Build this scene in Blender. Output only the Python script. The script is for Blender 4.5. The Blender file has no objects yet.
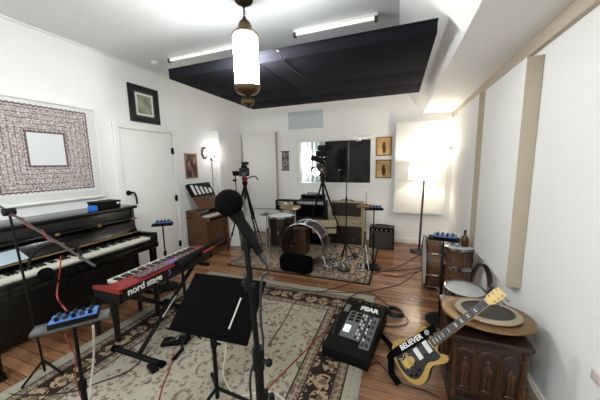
import bpy, bmesh, math, random
from mathutils import Vector, Matrix, Euler
random.seed(7)
S = bpy.context.scene
COL = S.collection
PI = math.pi

# ------------------------------------------------------------------ camera
F = 260.0
CY = Vector((98, -38, F)); uz = 35.0
dd = -(CY.x*uz + F*F)/CY.y
CY.normalize()
CZ = -Vector((uz, dd, F)).normalized()
CX = CY.cross(CZ)
if CX.x < 0: CX = -CX
H = 1.55
EYE = Vector((0, 0, H))
def ray(x, y):
    d = Vector((x-300, y-200, F))
    return Vector((d.dot(CX), d.dot(CY), d.dot(CZ)))
def on(x, y, ax, val):          # the point where the sight line through a pixel meets a world plane
    r = ray(x, y); return EYE + r*((val-EYE[ax])/r[ax])
def fl(x, y, z=0.0): return on(x, y, 2, z)
cd = bpy.data.cameras.new('camera'); cam = bpy.data.objects.new('camera', cd); COL.objects.link(cam)
right = Vector((CX.x, CY.x, CZ.x)); down = Vector((CX.y, CY.y, CZ.y)); fwd = Vector((CX.z, CY.z, CZ.z))
m = Matrix((right, -down, -fwd)).transposed().to_4x4(); m.translation = EYE
cam.matrix_world = m
cd.sensor_width = 36; cd.lens = 36*F/600; cd.clip_start = .02
S.camera = cam

# ------------------------------------------------------------------ materials
def lin(c):
    c = c/255.0
    return c/12.92 if c <= .04045 else ((c+.055)/1.055)**2.4
def rgb(*c): return (lin(c[0]), lin(c[1]), lin(c[2]), 1)
class G:
    def __init__(s, name):
        s.mat = bpy.data.materials.new(name); s.mat.use_nodes = True
        s.nt = s.mat.node_tree; s.b = s.nt.nodes['Principled BSDF']
        s.tc = s.nt.nodes.new('ShaderNodeTexCoord')
    def put(s, sock, v):
        if hasattr(v, 'is_output'): s.nt.links.new(v, sock)
        else: sock.default_value = v
    def m(s, op, a, b=0.0, c=0.0):
        n = s.nt.nodes.new('ShaderNodeMath'); n.operation = op
        for i, v in enumerate((a, b, c)): s.put(n.inputs[i], v)
        return n.outputs[0]
    def mix(s, f, a, b):
        n = s.nt.nodes.new('ShaderNodeMix'); n.data_type = 'RGBA'
        s.put(n.inputs[0], f); s.put(n.inputs[6], a); s.put(n.inputs[7], b)
        return n.outputs[2]
    def xyz(s):
        n = s.nt.nodes.new('ShaderNodeSeparateXYZ'); s.nt.links.new(s.tc.outputs['Object'], n.inputs[0]); return n.outputs
    def scaled(s, sc):
        n = s.nt.nodes.new('ShaderNodeMapping'); n.inputs['Scale'].default_value = sc
        s.nt.links.new(s.tc.outputs['Object'], n.inputs[0]); return n.outputs[0]
    def noise(s, scale, detail=3, vec=None, rough=.5):
        n = s.nt.nodes.new('ShaderNodeTexNoise'); n.inputs['Scale'].default_value = scale; n.inputs['Detail'].default_value = detail
        n.inputs['Roughness'].default_value = rough
        s.nt.links.new(vec or s.tc.outputs['Object'], n.inputs['Vector']); return n.outputs[0]
    def voro(s, scale, feat='F1', vec=None, rnd=1.0, out='Distance'):
        n = s.nt.nodes.new('ShaderNodeTexVoronoi'); n.feature = feat; n.inputs['Scale'].default_value = scale
        n.inputs['Randomness'].default_value = rnd
        s.nt.links.new(vec or s.tc.outputs['Object'], n.inputs['Vector']); return n.outputs[out]
    def bump(s, h, st=.2, dist=.01):
        n = s.nt.nodes.new('ShaderNodeBump'); n.inputs['Strength'].default_value = st; n.inputs['Distance'].default_value = dist
        s.nt.links.new(h, n.inputs['Height']); s.nt.links.new(n.outputs[0], s.b.inputs['Normal'])
    def col(s, v): s.put(s.b.inputs['Base Color'], v)
    def step(s, v, t, w=.02):
        n = s.nt.nodes.new('ShaderNodeMapRange'); n.inputs[1].default_value = t-w; n.inputs[2].default_value = t+w
        s.nt.links.new(v, n.inputs[0]); return n.outputs[0]
def mat(name, c, rough=.5, metal=0.0, var=.12, scale=14, c2=None, emit=0, ecol=None, spec=None):
    g = G(name)
    a = rgb(*c); b = rgb(*(c2 or [max(0, v*(1-var)) for v in c]))
    g.col(g.mix(g.noise(scale), a, b))
    g.b.inputs['Roughness'].default_value = rough; g.b.inputs['Metallic'].default_value = metal
    if spec is not None: g.b.inputs['Specular IOR Level'].default_value = spec
    if emit:
        g.b.inputs['Emission Color'].default_value = ecol or a; g.b.inputs['Emission Strength'].default_value = emit
    return g.mat
def wood(name, c1, c2, rough=.4, sc=(3, 3, 30), nsc=4):
    g = G(name); v = g.scaled(sc)
    n = g.noise(nsc, 5, v, .65); g.col(g.mix(g.step(n, .5, .18), rgb(*c1), rgb(*c2)))
    g.b.inputs['Roughness'].default_value = rough; return g.mat
M = {}
M['wall'] = mat('wall_paint', (241, 241, 238), .75, var=.01, scale=3)
M['ceil'] = mat('ceiling_paint', (229, 231, 230), .8, var=.015, scale=2)
M['trim'] = mat('trim_paint', (238, 238, 233), .45, var=.02)
M['beige'] = mat('beige_shade_strip', (196, 182, 164), .7, var=.05, scale=6)
M['panel'] = mat('white_panel_fabric', (236, 235, 230), .9, var=.03, scale=60)
M['panelshade'] = mat('shaded_panel_edge', (190, 176, 156), .85, var=.05, scale=30)  # tan puts the shade on the panel sides into their colour
M['black'] = mat('black_plastic', (13, 12, 11), .6, var=.2, spec=.15)
M['matte'] = mat('matte_black', (9, 9, 8), 1.0, var=.2, scale=60, spec=.05)
M['gloss'] = mat('black_lacquer', (11, 10, 9), .16, var=.2)
M['satin'] = mat('black_satin', (17, 15, 14), .3, var=.2)
M['chrome'] = mat('chrome', (190, 190, 190), .18, 1)
M['steel'] = mat('dull_steel', (92, 90, 88), .35, 1)
M['brass'] = mat('dark_brass', (104, 84, 62), .4, .8, var=.3, scale=40)
M['gold'] = mat('brass', (205, 170, 100), .3, .9)
M['cymbal'] = mat('cymbal_bronze', (176, 146, 96), .35, .75, var=.2, scale=20)
M['cream'] = mat('cream_vinyl', (172, 154, 122), .6, var=.1, scale=30)
M['white'] = mat('white_plastic', (225, 225, 220), .45, var=.03)
M['drumhead'] = mat('drum_head', (220, 222, 222), .5, var=.06, scale=8)
M['drumhead_used'] = mat('worn_drum_head', (206, 206, 202), .55, var=.16, scale=12)
M['red'] = mat('red_lacquer', (130, 28, 24), .35, var=.1)
M['redcable'] = mat('red_cable', (150, 42, 38), .5)
M['blue'] = mat('blue_panel', (66, 108, 176), .4, var=.12, scale=40)
M['bluecloth'] = mat('bright_blue', (30, 110, 215), .5)
M['paper'] = mat('paper', (158, 172, 182), .8, var=.03)
M['greyclear'] = mat('clear_grey_plastic', (80, 82, 78), .25, var=.3, scale=25)
M['darkdrum'] = mat('dark_drum_wrap', (30, 19, 17), .3, var=.4, scale=20)
M['reddrum'] = mat('oxblood_drum_wrap', (52, 22, 20), .3, var=.35, scale=25)
M['woodbrown'] = wood('brown_organ_wood', (104, 68, 38), (62, 38, 21), .4, (2, 2, 20), 3)
M['drumwood'] = wood('drum_wood', (112, 76, 48), (76, 46, 28), .35, (4, 4, 14), 3)
M['chestwood'] = wood('dark_carved_oak', (50, 32, 20), (24, 14, 9), .32, (3, 3, 14), 5)
M['chestlight'] = wood('brown_carved_oak', (84, 54, 28), (30, 18, 10), .32, (8, 8, 10), 6)  # browner oak for the columns and raised carving
M['grille_dark'] = mat('brown_grille_cloth', (52, 38, 32), .85, var=.3, scale=120)
M['grille_grey'] = mat('grey_grille_cloth', (84, 78, 72), .85, var=.3, scale=120)
M['tolex'] = mat('black_tolex', (21, 19, 18), .6, var=.3, scale=80)
M['silver'] = mat('silver_panel', (178, 178, 182), .35, .5, var=.15, scale=60)
M['discbrown'] = mat('dull_bronze_disc', (158, 126, 82), .3, .75, var=.25, scale=9, c2=(112, 84, 54))
M['disccream'] = mat('cream_ring', (176, 158, 132), .4, var=.2, scale=12)
M['padgrey'] = mat('dark_rubber_pad', (62, 58, 54), .6, var=.45, scale=7)
M['goldbody'] = mat('gold_guitar_finish', (184, 152, 84), .25, .2, var=.15, scale=6, c2=(146, 112, 52))
M['maple'] = mat('aged_maple', (226, 192, 122), .35, var=.12, scale=20)
M['guitarside'] = mat('dark_guitar_side', (66, 42, 28), .3, var=.3)
M['fret'] = mat('rosewood', (22, 15, 12), .5, var=.3, scale=60)
M['ivory'] = mat('ivory', (220, 214, 198), .4)
M['shade'] = mat('lamp_shade_linen', (255, 244, 225), .8, emit=.85, ecol=(1, .93, .82, 1))
M['glow'] = mat('frosted_lamp_glass', (255, 250, 245), .5, emit=44, ecol=(.97, .99, 1, 1))
M['bulb'] = mat('bulb_glow', (255, 244, 225), .5, emit=14, ecol=(1, .93, .82, 1))
M['tube'] = mat('tube_glow', (240, 240, 240), .4, emit=.5, ecol=(1, 1, 1, 1))
M['screen'] = mat('lit_screen', (225, 240, 245), .4, emit=.9, ecol=(.8, .95, 1, 1))
M['purple'] = mat('purple_print', (130, 90, 170), .5)
M['cloud'] = mat('black_cloth', (24, 24, 30), .9, var=.15, scale=5, spec=.12)
M['cablewhite'] = mat('white_cable', (205, 200, 190), .5)
M['cableblack'] = mat('black_cable', (28, 26, 25), .5)
M['cablebrown'] = mat('dark_red_cable', (96, 38, 34), .5)
M['bluegrey'] = mat('blue_grey_panel', (196, 205, 212), .8, var=.03)
M['backdrop'] = mat('reflection_backdrop', (228, 234, 232), .8, var=.06, scale=5)
M['boothdark'] = mat('booth_dark', (12, 12, 13), .8, var=.3, scale=2)

def floor_mat():
    g = G('wood_floor'); x, y, z = g.xyz()
    row = g.m('FLOOR', g.m('MULTIPLY', y, 1/.083))
    off = g.m('FRACT', g.m('MULTIPLY', row, .377))
    xs = g.m('ADD', g.m('MULTIPLY', x, 1/1.1), g.m('MULTIPLY', off, 5.0))
    cell = g.m('FLOOR', xs)
    cv = g.nt.nodes.new('ShaderNodeCombineXYZ'); g.put(cv.inputs[0], row); g.put(cv.inputs[1], cell)
    wn = g.nt.nodes.new('ShaderNodeTexWhiteNoise'); g.nt.links.new(cv.outputs[0], wn.inputs['Vector'])
    v = g.scaled((2.2, 26, 1)); n = g.noise(2.2, 5, v, .6)
    f = g.m('ADD', g.m('MULTIPLY', n, .75), g.m('MULTIPLY', wn.outputs[0], .38))
    c = g.mix(g.step(f, .52, .28), rgb(88, 54, 33), rgb(164, 120, 86))
    fy = g.m('FRACT', g.m('MULTIPLY', y, 1/.083)); gap = g.m('LESS_THAN', fy, .05)
    fx = g.m('FRACT', xs); gap2 = g.m('LESS_THAN', fx, .004)
    c = g.mix(g.m('MAXIMUM', gap, gap2), c, rgb(52, 32, 22))
    g.col(c); g.put(g.b.inputs['Roughness'], g.m('ADD', g.m('MULTIPLY', n, .16), .12))
    return g.mat
M['floor'] = floor_mat()

def rug_mat(name, hx, hy, fieldc, bands, scale=1.0, edge=None):
    # bands: list of (distance from edge where the band ends, base colour, motif colour, motif scale, motif size)
    g = G(name); x, y, z = g.xyz()
    e = g.m('MINIMUM', g.m('SUBTRACT', hx, g.m('ABSOLUTE', x)), g.m('SUBTRACT', hy, g.m('ABSOLUTE', y)))
    base, spot, spot2 = fieldc
    big = g.voro(3.6, 'F1', rnd=.55)
    ringd = g.m('ABSOLUTE', g.m('SUBTRACT', big, .30)); ring = g.m('LESS_THAN', ringd, .035)
    petals = g.noise(38, 2)
    small = g.voro(13, 'F1'); sm = g.m('LESS_THAN', small, .36)
    tiny = g.voro(24, 'F1', rnd=.9, out='Distance'); ty = g.m('LESS_THAN', tiny, .34)
    cl = g.noise(5, 2)
    c = g.mix(g.m('MULTIPLY', g.step(cl, .5, .15), .5), rgb(*base), rgb(*[v*.88 for v in base]))
    c = g.mix(g.m('MULTIPLY', sm, g.step(petals, .5, .05)), c, rgb(*spot))
    c = g.mix(g.m('MULTIPLY', ty, g.m('MULTIPLY', g.step(g.noise(9, 1), .47, .05), .75)), c, rgb(*spot2))
    c = g.mix(g.m('MULTIPLY', g.m('MULTIPLY', ring, g.step(petals, .47, .05)), .8), c, rgb(*spot))
    for end, bc, mc, ms, msz in reversed(bands):
        vo = g.voro(ms, 'F1', rnd=.25)
        lo = g.m('LESS_THAN', vo, msz)
        core = g.m('LESS_THAN', vo, msz*.42)
        nn = g.step(g.noise(ms*5.5, 1), .46, .03)
        bcol = g.mix(g.m('MULTIPLY', lo, nn), rgb(*bc), rgb(*mc))
        bcol = g.mix(core, bcol, rgb(*[(a+b)/2 for a, b in zip(bc, mc)]))
        c = g.mix(g.m('LESS_THAN', e, end), c, bcol)
        c = g.mix(g.m('LESS_THAN', g.m('ABSOLUTE', g.m('SUBTRACT', e, end)), .006), c, rgb(58, 46, 40))
    if edge:
        c = g.mix(g.m('LESS_THAN', e, edge), c, rgb(36, 31, 28))
    g.col(c); g.b.inputs['Roughness'].default_value = .95; g.b.inputs['Specular IOR Level'].default_value = .1
    g.bump(g.noise(260, 2), .25, .004)
    return g.mat
def textile_mat():
    g = G('embroidered_textile'); x, y, z = g.xyz()
    a = g.m('DIVIDE', g.m('ABSOLUTE', y), .405); b = g.m('DIVIDE', g.m('ABSOLUTE', z), .435)
    sc = g.m('MULTIPLY', g.m('ABSOLUTE', g.m('SINE', g.m('MULTIPLY', g.m('ADD', y, 0), 75.0))), .022)
    sc2 = g.m('MULTIPLY', g.m('ABSOLUTE', g.m('SINE', g.m('MULTIPLY', g.m('ADD', z, 0), 75.0))), .022)
    a2 = g.m('ADD', a, sc2); b2 = g.m('ADD', b, sc)
    d = g.m('MAXIMUM', a, b); d2 = g.m('MAXIMUM', a2, b2)
    inside = g.m('LESS_THAN', d2, 1.0); edge = g.m('MULTIPLY', inside, g.m('GREATER_THAN', d2, .965))
    hole = g.m('LESS_THAN', d, .37); holeedge = g.m('MULTIPLY', g.m('LESS_THAN', d2, .43), g.m('GREATER_THAN', d, .37))
    band = g.m('LESS_THAN', g.m('FRACT', g.m('MULTIPLY', d, 9.0)), .22)
    stitch = g.step(g.voro(42, 'F1', rnd=.6), .40, .08)
    st2 = g.step(g.noise(58, 2), .5, .05)
    ink = rgb(104, 84, 82); base = rgb(206, 196, 192)
    c = g.mix(stitch, g.mix(st2, rgb(108, 92, 90), rgb(186, 174, 170)), g.mix(st2, rgb(214, 206, 202), rgb(166, 152, 148)))
    c = g.mix(g.m('MULTIPLY', band, g.m('ADD', g.m('MULTIPLY', st2, .5), .3)), c, ink)
    c = g.mix(g.m('MAXIMUM', edge, holeedge), c, ink)
    c = g.mix(hole, c, rgb(222, 224, 224))
    c = g.mix(inside, rgb(224, 224, 224), c)
    g.col(c); g.b.inputs['Roughness'].default_value = .8
    return g.mat
def art_mat(name, cols, scale=9, vec=(1, 1, 1)):
    g = G(name); v = g.scaled(vec); n = g.noise(scale, 4, v, .6); n2 = g.noise(scale*.5, 2, v)
    c = g.mix(g.step(n, .48, .05), rgb(*cols[0]), rgb(*cols[1])); c = g.mix(g.step(n2, .56, .05), c, rgb(*cols[2]))
    g.col(c); g.b.inputs['Roughness'].default_value = .6; return g.mat

# ------------------------------------------------------------------ mesh helpers
def merge(dst, src):
    me = bpy.data.meshes.new('t'); src.to_mesh(me); dst.from_mesh(me); bpy.data.meshes.remove(me); src.free()
def bx(bm, c, s, rot=None, bev=0.0):
    t = bmesh.new(); bmesh.ops.create_cube(t, size=1)
    for v in t.verts: v.co = Vector((v.co.x*s[0], v.co.y*s[1], v.co.z*s[2]))
    if bev: bmesh.ops.bevel(t, geom=t.edges[:], offset=bev, segments=2, affect='EDGES', profile=.6)
    R = rot.to_matrix().to_4x4() if isinstance(rot, Euler) else (rot or Matrix())
    bmesh.ops.transform(t, matrix=Matrix.Translation(Vector(c)) @ R, verts=t.verts[:]); merge(bm, t); return bm
def bb(bm, x0, x1, y0, y1, z0, z1, bev=0.0):
    return bx(bm, ((x0+x1)/2, (y0+y1)/2, (z0+z1)/2), (abs(x1-x0), abs(y1-y0), abs(z1-z0)), None, bev)
def frame_of(d):
    d = d.normalized(); a = Vector((0, 0, 1)) if abs(d.z) < .95 else Vector((1, 0, 0))
    u = d.cross(a).normalized(); return u, d.cross(u).normalized()
def rod(bm, p0, p1, r0, r1=None, n=12):
    p0, p1 = Vector(p0), Vector(p1); r1 = r0 if r1 is None else r1
    u, w = frame_of(p1-p0); A = []; B = []
    for i in range(n):
        t = 2*PI*i/n; k = u*math.cos(t)+w*math.sin(t)
        A.append(bm.verts.new(p0+k*r0)); B.append(bm.verts.new(p1+k*r1))
    for i in range(n): bm.faces.new((A[i], A[(i+1) % n], B[(i+1) % n], B[i]))
    bm.faces.new(A[::-1]); bm.faces.new(B); return bm
def smooth(pts, k=6):
    pts = [Vector(p) for p in pts]; P = [pts[0]]+pts+[pts[-1]]; out = []
    for i in range(1, len(P)-2):
        for j in range(k):
            t = j/k; a, b, c, d = P[i-1], P[i], P[i+1], P[i+2]
            out.append(.5*((2*b)+(c-a)*t+(2*a-5*b+4*c-d)*t*t+(3*b-a-3*c+d)*t**3))
    return out+[pts[-1]]
def tube(bm, pts, r, n=8, sm=True, close=False):
    pts = smooth(pts) if sm else [Vector(p) for p in pts]
    rings = []; L = len(pts); pu = None
    for i, p in enumerate(pts):
        d = (pts[(i+1) % L] - pts[i-1]) if close else (pts[min(i+1, L-1)] - pts[max(i-1, 0)])
        if d.length < 1e-9: d = Vector((0, 0, 1))
        d.normalize()
        if pu is None: u, w = frame_of(d)
        else:
            u = pu - d*pu.dot(d)
            if u.length < 1e-6: u, w = frame_of(d)
            u.normalize(); w = d.cross(u)
        pu = u
        rings.append([bm.verts.new(p+(u*math.cos(2*PI*j/n)+w*math.sin(2*PI*j/n))*r) for j in range(n)])
    for i in range(L if close else L-1):
        A, B = rings[i], rings[(i+1) % L]
        for j in range(n): bm.faces.new((A[j], A[(j+1) % n], B[(j+1) % n], B[j]))
    if not close: bm.faces.new(rings[0][::-1]); bm.faces.new(rings[-1])
    return bm
def lathe(bm, prof, c=(0, 0, 0), n=32, axis=None, squash=1.0):
    # prof [(r, h)] revolved about axis (default z)
    c = Vector(c); ax = Vector(axis).normalized() if axis else Vector((0, 0, 1))
    if axis: u, w = frame_of(ax)
    else: u, w = Vector((1, 0, 0)), Vector((0, 1, 0))
    rings = []
    for r, h in prof:
        if r < 1e-6: rings.append([bm.verts.new(c+ax*h)])
        else: rings.append([bm.verts.new(c+ax*h+(u*math.cos(2*PI*j/n)+w*math.sin(2*PI*j/n))*r) for j in range(n)])
    for A, B in zip(rings, rings[1:]):
        if len(A) == 1 and len(B) == 1: continue
        for j in range(n):
            k = (j+1) % n
            if len(A) == 1: bm.faces.new((A[0], B[k], B[j]))
            elif len(B) == 1: bm.faces.new((A[j], A[k], B[0]))
            else: bm.faces.new((A[j], A[k], B[k], B[j]))
    return bm
def torus(bm, c, R, r, axis=(0, 0, 1), n=40, k=8, a0=0, a1=2*PI, ry=None):
    u, w = frame_of(Vector(axis)); ry = ry or R
    full = abs(a1-a0-2*PI) < 1e-6; cnt = n if full else n+1
    pts = [Vector(c)+u*R*math.cos(a0+(a1-a0)*i/n)+w*ry*math.sin(a0+(a1-a0)*i/n) for i in range(cnt)]
    return tube(bm, pts, r, k, False, full)
def prism(bm, outline, th, mtx=None):
    mtx = mtx or Matrix()
    A = [bm.verts.new(mtx @ Vector((x, y, 0))) for x, y in outline]; B = [bm.verts.new(mtx @ Vector((x, y, th))) for x, y in outline]
    n = len(A); bm.faces.new(A[::-1]); bm.faces.new(B)
    for i in range(n): bm.faces.new((A[i], A[(i+1) % n], B[(i+1) % n], B[i]))
    return bm
def ball(bm, c, r, n=2, s=(1, 1, 1)):
    t = bmesh.new(); bmesh.ops.create_icosphere(t, subdivisions=n, radius=1)
    for v in t.verts: v.co = Vector((v.co.x*r*s[0], v.co.y*r*s[1], v.co.z*r*s[2]))+Vector(c)
    merge(bm, t); return bm
def B(): return bmesh.new()
def text_bm(txt, size, depth, mtx, spacing=1.0, bold=0.0):
    cu = bpy.data.curves.new('txt', 'FONT'); cu.body = txt; cu.size = size; cu.extrude = depth; cu.align_x = 'CENTER'; cu.align_y = 'CENTER'
    cu.space_character = spacing; cu.offset = bold; cu.resolution_u = 3
    o = bpy.data.objects.new('txt', cu); COL.objects.link(o)
    bpy.context.view_layer.update()
    me = bpy.data.meshes.new_from_object(o.evaluated_get(bpy.context.evaluated_depsgraph_get()))
    bpy.data.objects.remove(o); bm = bmesh.new(); bm.from_mesh(me); bpy.data.meshes.remove(me)
    bmesh.ops.transform(bm, matrix=mtx, verts=bm.verts[:]); return bm

def obj(name, bm, m_, parent=None, world=True, label=None):
    if parent is not None and world:
        bmesh.ops.transform(bm, matrix=root_mtx(parent).inverted(), verts=bm.verts[:])
    bmesh.ops.recalc_face_normals(bm, faces=bm.faces[:])
    me = bpy.data.meshes.new(name); bm.to_mesh(me); bm.free(); me.materials.append(m_)
    me.shade_smooth(); me.set_sharp_from_angle(angle=math.radians(38))
    o = bpy.data.objects.new(name, me); COL.objects.link(o); o.parent = parent
    if label: o['label'] = label
    return o
def root_mtx(p):
    M_ = Matrix()
    chain = []
    while p is not None: chain.append(p); p = p.parent
    for q in reversed(chain): M_ = M_ @ q.matrix_basis
    return M_
def thing(name, label, cat, loc=(0, 0, 0), rotz=0, group=None):
    o = bpy.data.objects.new(name, None); COL.objects.link(o); o.location = loc; o.rotation_euler = (0, 0, rotz); o.empty_display_size = .1
    o['label'] = label; o['category'] = cat
    if group: o['group'] = group
    return o
def solo(name, bm, m_, label, cat, group=None, loc=None):
    if loc is not None: bmesh.ops.transform(bm, matrix=Matrix.Translation(-Vector(loc)), verts=bm.verts[:])
    o = obj(name, bm, m_)
    if loc is not None: o.location = loc
    o['label'] = label; o['category'] = cat
    if group: o['group'] = group
    return o
def struct(name, bm, m_, parent=None, loc=None):
    if loc is not None: bmesh.ops.transform(bm, matrix=Matrix.Translation(-Vector(loc)), verts=bm.verts[:])
    o = obj(name, bm, m_, parent); 
    if loc is not None: o.location = loc
    if parent is None: o['kind'] = 'structure'
    return o
def share(o, name, parent, loc):      # a copy of a part sharing its mesh
    c = o.copy(); COL.objects.link(c); c.parent = parent; c.location = loc; return c

# ------------------------------------------------------------------ the room
XL, XR, YB, YR, ZC = -3.42, .887, 5.246, -1.9, 2.94
struct('floor', bb(B(), XL-.1, XR+.1, YR-.1, YB+1.8, -.1, 0), M['floor'])
struct('ceiling', bb(B(), XL-.1, XR+.1, YR-.1, YB+1.8, ZC, ZC+.1), M['ceil'])
struct('wall_left', bb(B(), XL-.1, XL, YR-.1, YB+1.8, 0, ZC), M['wall'])
struct('wall_right', bb(B(), XR, XR+.1, YR-.1, YB+1.8, 0, ZC), M['wall'])
struct('wall_rear', bb(B(), XL, XR, YR-.1, YR, 0, ZC), M['wall'])
WX0, WX1, WZ0, WZ1 = -1.95, -.50, 1.15, 2.0
w = B(); bb(w, XL, WX0, YB, YB+.12, 0, ZC); bb(w, WX1, XR, YB, YB+.12, 0, ZC); bb(w, WX0, WX1, YB, YB+.12, 0, WZ0); bb(w, WX0, WX1, YB, YB+.12, WZ1, ZC)
struct('wall_back', w, M['wall'])
# soffit: flat underside along the right wall with a slanted left face
w = B(); sec = [(.39, 2.385), (XR, 2.385), (XR, ZC), (-.03, ZC)]
mtx = Matrix(((1, 0, 0, 0), (0, 0, 1, YR), (0, 1, 0, 0), (0, 0, 0, 1)))
prism(w, sec, YB-YR, mtx); struct('trim_1', w, M['wall'])
struct('shade_strip', bb(B(), XR-.035, XR, YR, YB, 2.285, 2.385, .004), M['beige'])  # beige board added for the shade along the wall below the soffit
# baseboards
struct('baseboard_back', bb(B(), XL+.02, XR, YB-.018, YB, 0, .10, .004), M['trim'])
struct('baseboard_right', bb(B(), XR-.018, XR, YR, YB-.02, 0, .10, .004), M['trim'])
w = B(); bb(w, XL, XL+.018, YR, 2.34, 0, .10, .004); bb(w, XL, XL+.018, 3.36, YB, 0, .10, .004); struct('baseboard_left', w, M['trim'])
# cornice bead along the left wall and ceiling
struct('trim_3', bb(B(), XL, XL+.02, YR, YB, ZC-.02, ZC, .004), M['trim'])

# control room window in the back wall
win = bpy.data.objects.new('window_1', None); COL.objects.link(win); win.location = (-1.225, YB, 1.1); win['kind'] = 'structure'
w = B(); fw = .07
bb(w, WX0-fw, WX1+fw, YB-.022, YB, WZ1, WZ1+fw, .004); bb(w, WX0-fw, WX1+fw, YB-.022, YB, WZ0-fw, WZ0, .004)
bb(w, WX0-fw, WX0, YB-.022, YB, WZ0, WZ1, .004); bb(w, WX1, WX1+fw, YB-.022, YB, WZ0, WZ1, .004)
obj('window_frame', w, M['trim'], win)
g = G('window_glass'); g.b.inputs['Transmission Weight'].default_value = 1; g.b.inputs['Roughness'].default_value = .02; g.b.inputs['IOR'].default_value = 1.2
g.col(g.mix(g.noise(1), (.75, .78, .78, 1), (.8, .82, .82, 1)))
obj('pane', bb(B(), WX0, WX1, YB+.04, YB+.048, WZ0, WZ1), g.mat, win)
obj('mullion', bb(B(), -.945, -.925, YB+.03, YB+.06, WZ0, WZ1, .003), M['steel'], win)
# the control room beyond
w = B(); bb(w, XL, XR, YB+1.7, YB+1.8, 0, ZC); struct('wall_booth', w, M['boothdark'])
w = B(); n = 26
for i in range(n):
    x0 = -2.35+i*.033; bb(w, x0, x0+.034, YB+.30+.02*math.sin(i*1.9), YB+.33+.02*math.sin(i*1.9), .9, 2.4, .004)
solo('reflection_backdrop', w, M['backdrop'], 'pale curtain added for the reflection in the left third of the control room window', 'backdrop', loc=(-1.9, YB+.32, .9))  # sheet added to stand in for the lit wall mirrored in the glass
w = B(); bb(w, -1.35, .2, YB+.7, YB+1.2, .72, .78, .01); solo_desk = thing('mixing_desk', 'dark desk with monitors inside the control room behind glass', 'desk', (-.6, YB+.95, 0))
obj('desk_top', w, M['satin'], solo_desk)
w = B(); bb(w, -1.3, -1.24, YB+.72, YB+1.18, 0, .72); obj('leg', w, M['satin'], solo_desk)
w = B(); bb(w, .1, .16, YB+.72, YB+1.18, 0, .72); obj('leg', w, M['satin'], solo_desk)
for x0, x1 in ((-1.25, -.95), (-.75, -.35)):
    t = thing('monitor', 'dark monitor on the control room desk, %s of the window bar' % ('left' if x0 < -1 else 'right'), 'monitor', ((x0+x1)/2, YB+.95, .78))
    obj('screen', bb(B(), x0, x1, YB+.93, YB+.96, .9, 1.25, .006), M['grille_grey'], t)
    obj('monitor_foot', bb(B(), (x0+x1)/2-.06, (x0+x1)/2+.06, YB+.9, YB+1.0, .78, .90, .006), M['black'], t)

# door in the left wall
dr = bpy.data.objects.new('door_1', None); COL.objects.link(dr); dr.location = (XL, 2.84, 0); dr['kind'] = 'structure'
DY0, DY1, DZ = 2.43, 3.265, 2.05
obj('door_leaf', bb(B(), XL, XL+.018, DY0, DY1, .01, DZ, .003), M['trim'], dr)
w = B(); cw = .075
bb(w, XL, XL+.03, DY0-cw-.008, DY0-.008, 0, DZ+cw, .006); bb(w, XL, XL+.03, DY1+.008, DY1+cw+.008, 0, DZ+cw, .006); bb(w, XL, XL+.03, DY0-.008, DY1+.008, DZ+.008, DZ+cw, .006)
obj('door_casing', w, M['trim'], dr)
for z in (.262, 1.03, 1.79):
    w = B(); rod(w, (XL+.03, DY1+.004, z-.05), (XL+.03, DY1+.004, z+.05), .011); bb(w, XL+.016, XL+.028, DY1-.03, DY1+.03, z-.045, z+.045, .002); obj('hinge', w, M['black'], dr)
hp = on(129, 193, 0, XL+.03)
w = B(); lathe(w, [(0, 0), (.034, 0), (.034, .012), (.014, .02), (.014, .05), (0, .05)], (XL+.018, hp.y, hp.z), 20, (1, 0, 0))
rod(w, (XL+.065, hp.y, hp.z), (XL+.065, hp.y+.01, hp.z-.01), .014); obj('door_knob', w, M['black'], dr)
w = B(); tube(w, [(XL+.06, hp.y, hp.z), (XL+.062, hp.y+.05, hp.z), (XL+.06, hp.y+.075, hp.z-.06), (XL+.06, hp.y+.08, hp.z-.16)], .011); obj('door_handle', w, M['black'], dr)

# ------------------------------------------------------------------ acoustic panels
def wall_panel(name, label, box, edges, group=None, cat='acoustic panel'):
    x0, x1, y0, y1, z0, z1 = box
    t = thing(name, label, cat, ((x0+x1)/2, (y0+y1)/2, z0), 0, group)
    obj('panel_face', bb(B(), *box, .006), M['panel'], t)
    for e in edges: obj('panel_edge', bb(B(), *e, .002), M['panelshade'], t)
    return t
g1 = 'tall white wall panels'
e = .004
wall_panel('fabric_absorber', 'tall white panel with wide shade-toned edge, nearest on the right wall', (.79, XR-.003, 2.284, 3.17, .60, 2.235), [(.792, XR-.003, 2.278, 2.284, .602, 2.233)], g1)
wall_panel('fabric_absorber', 'tall white panel on the right wall, farther one beside the sconce', (.795, XR-.003, 3.41, 4.50, .55, 2.262), [(.797, XR-.003, 3.404, 3.41, .552, 2.26)], g1)
wall_panel('fabric_absorber', 'large white panel on back wall behind the lit floor lamp', (-.05, .785, YB-.10, YB-.003, .60, 2.245), [(-.056, -.05, YB-.098, YB-.003, .602, 2.243)], g1)
wall_panel('fabric_absorber', 'tall white panel on back wall beside left corner, behind the video camera', (-3.30, -2.48, YB-.10, YB-.003, .57, 2.24), [(-2.48, -2.474, YB-.098, YB-.003, .572, 2.238)], g1)
wall_panel('fabric_absorber', 'tall panel on left wall running into the corner past the sconce', (XL+.003, XL+.10, 4.34, YB-.12, .5, 2.22), [(XL+.003, XL+.098, YB-.12, YB-.114, .502, 2.218)], g1)
solo('wall_panel', bb(B(), -2.20, -1.44, YB-.02, YB, 2.27, 2.62, .004), M['bluegrey'], 'pale blue-grey rectangular panel high on back wall under the black cloud', 'panel', loc=(-1.82, YB, 2.27))

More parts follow.
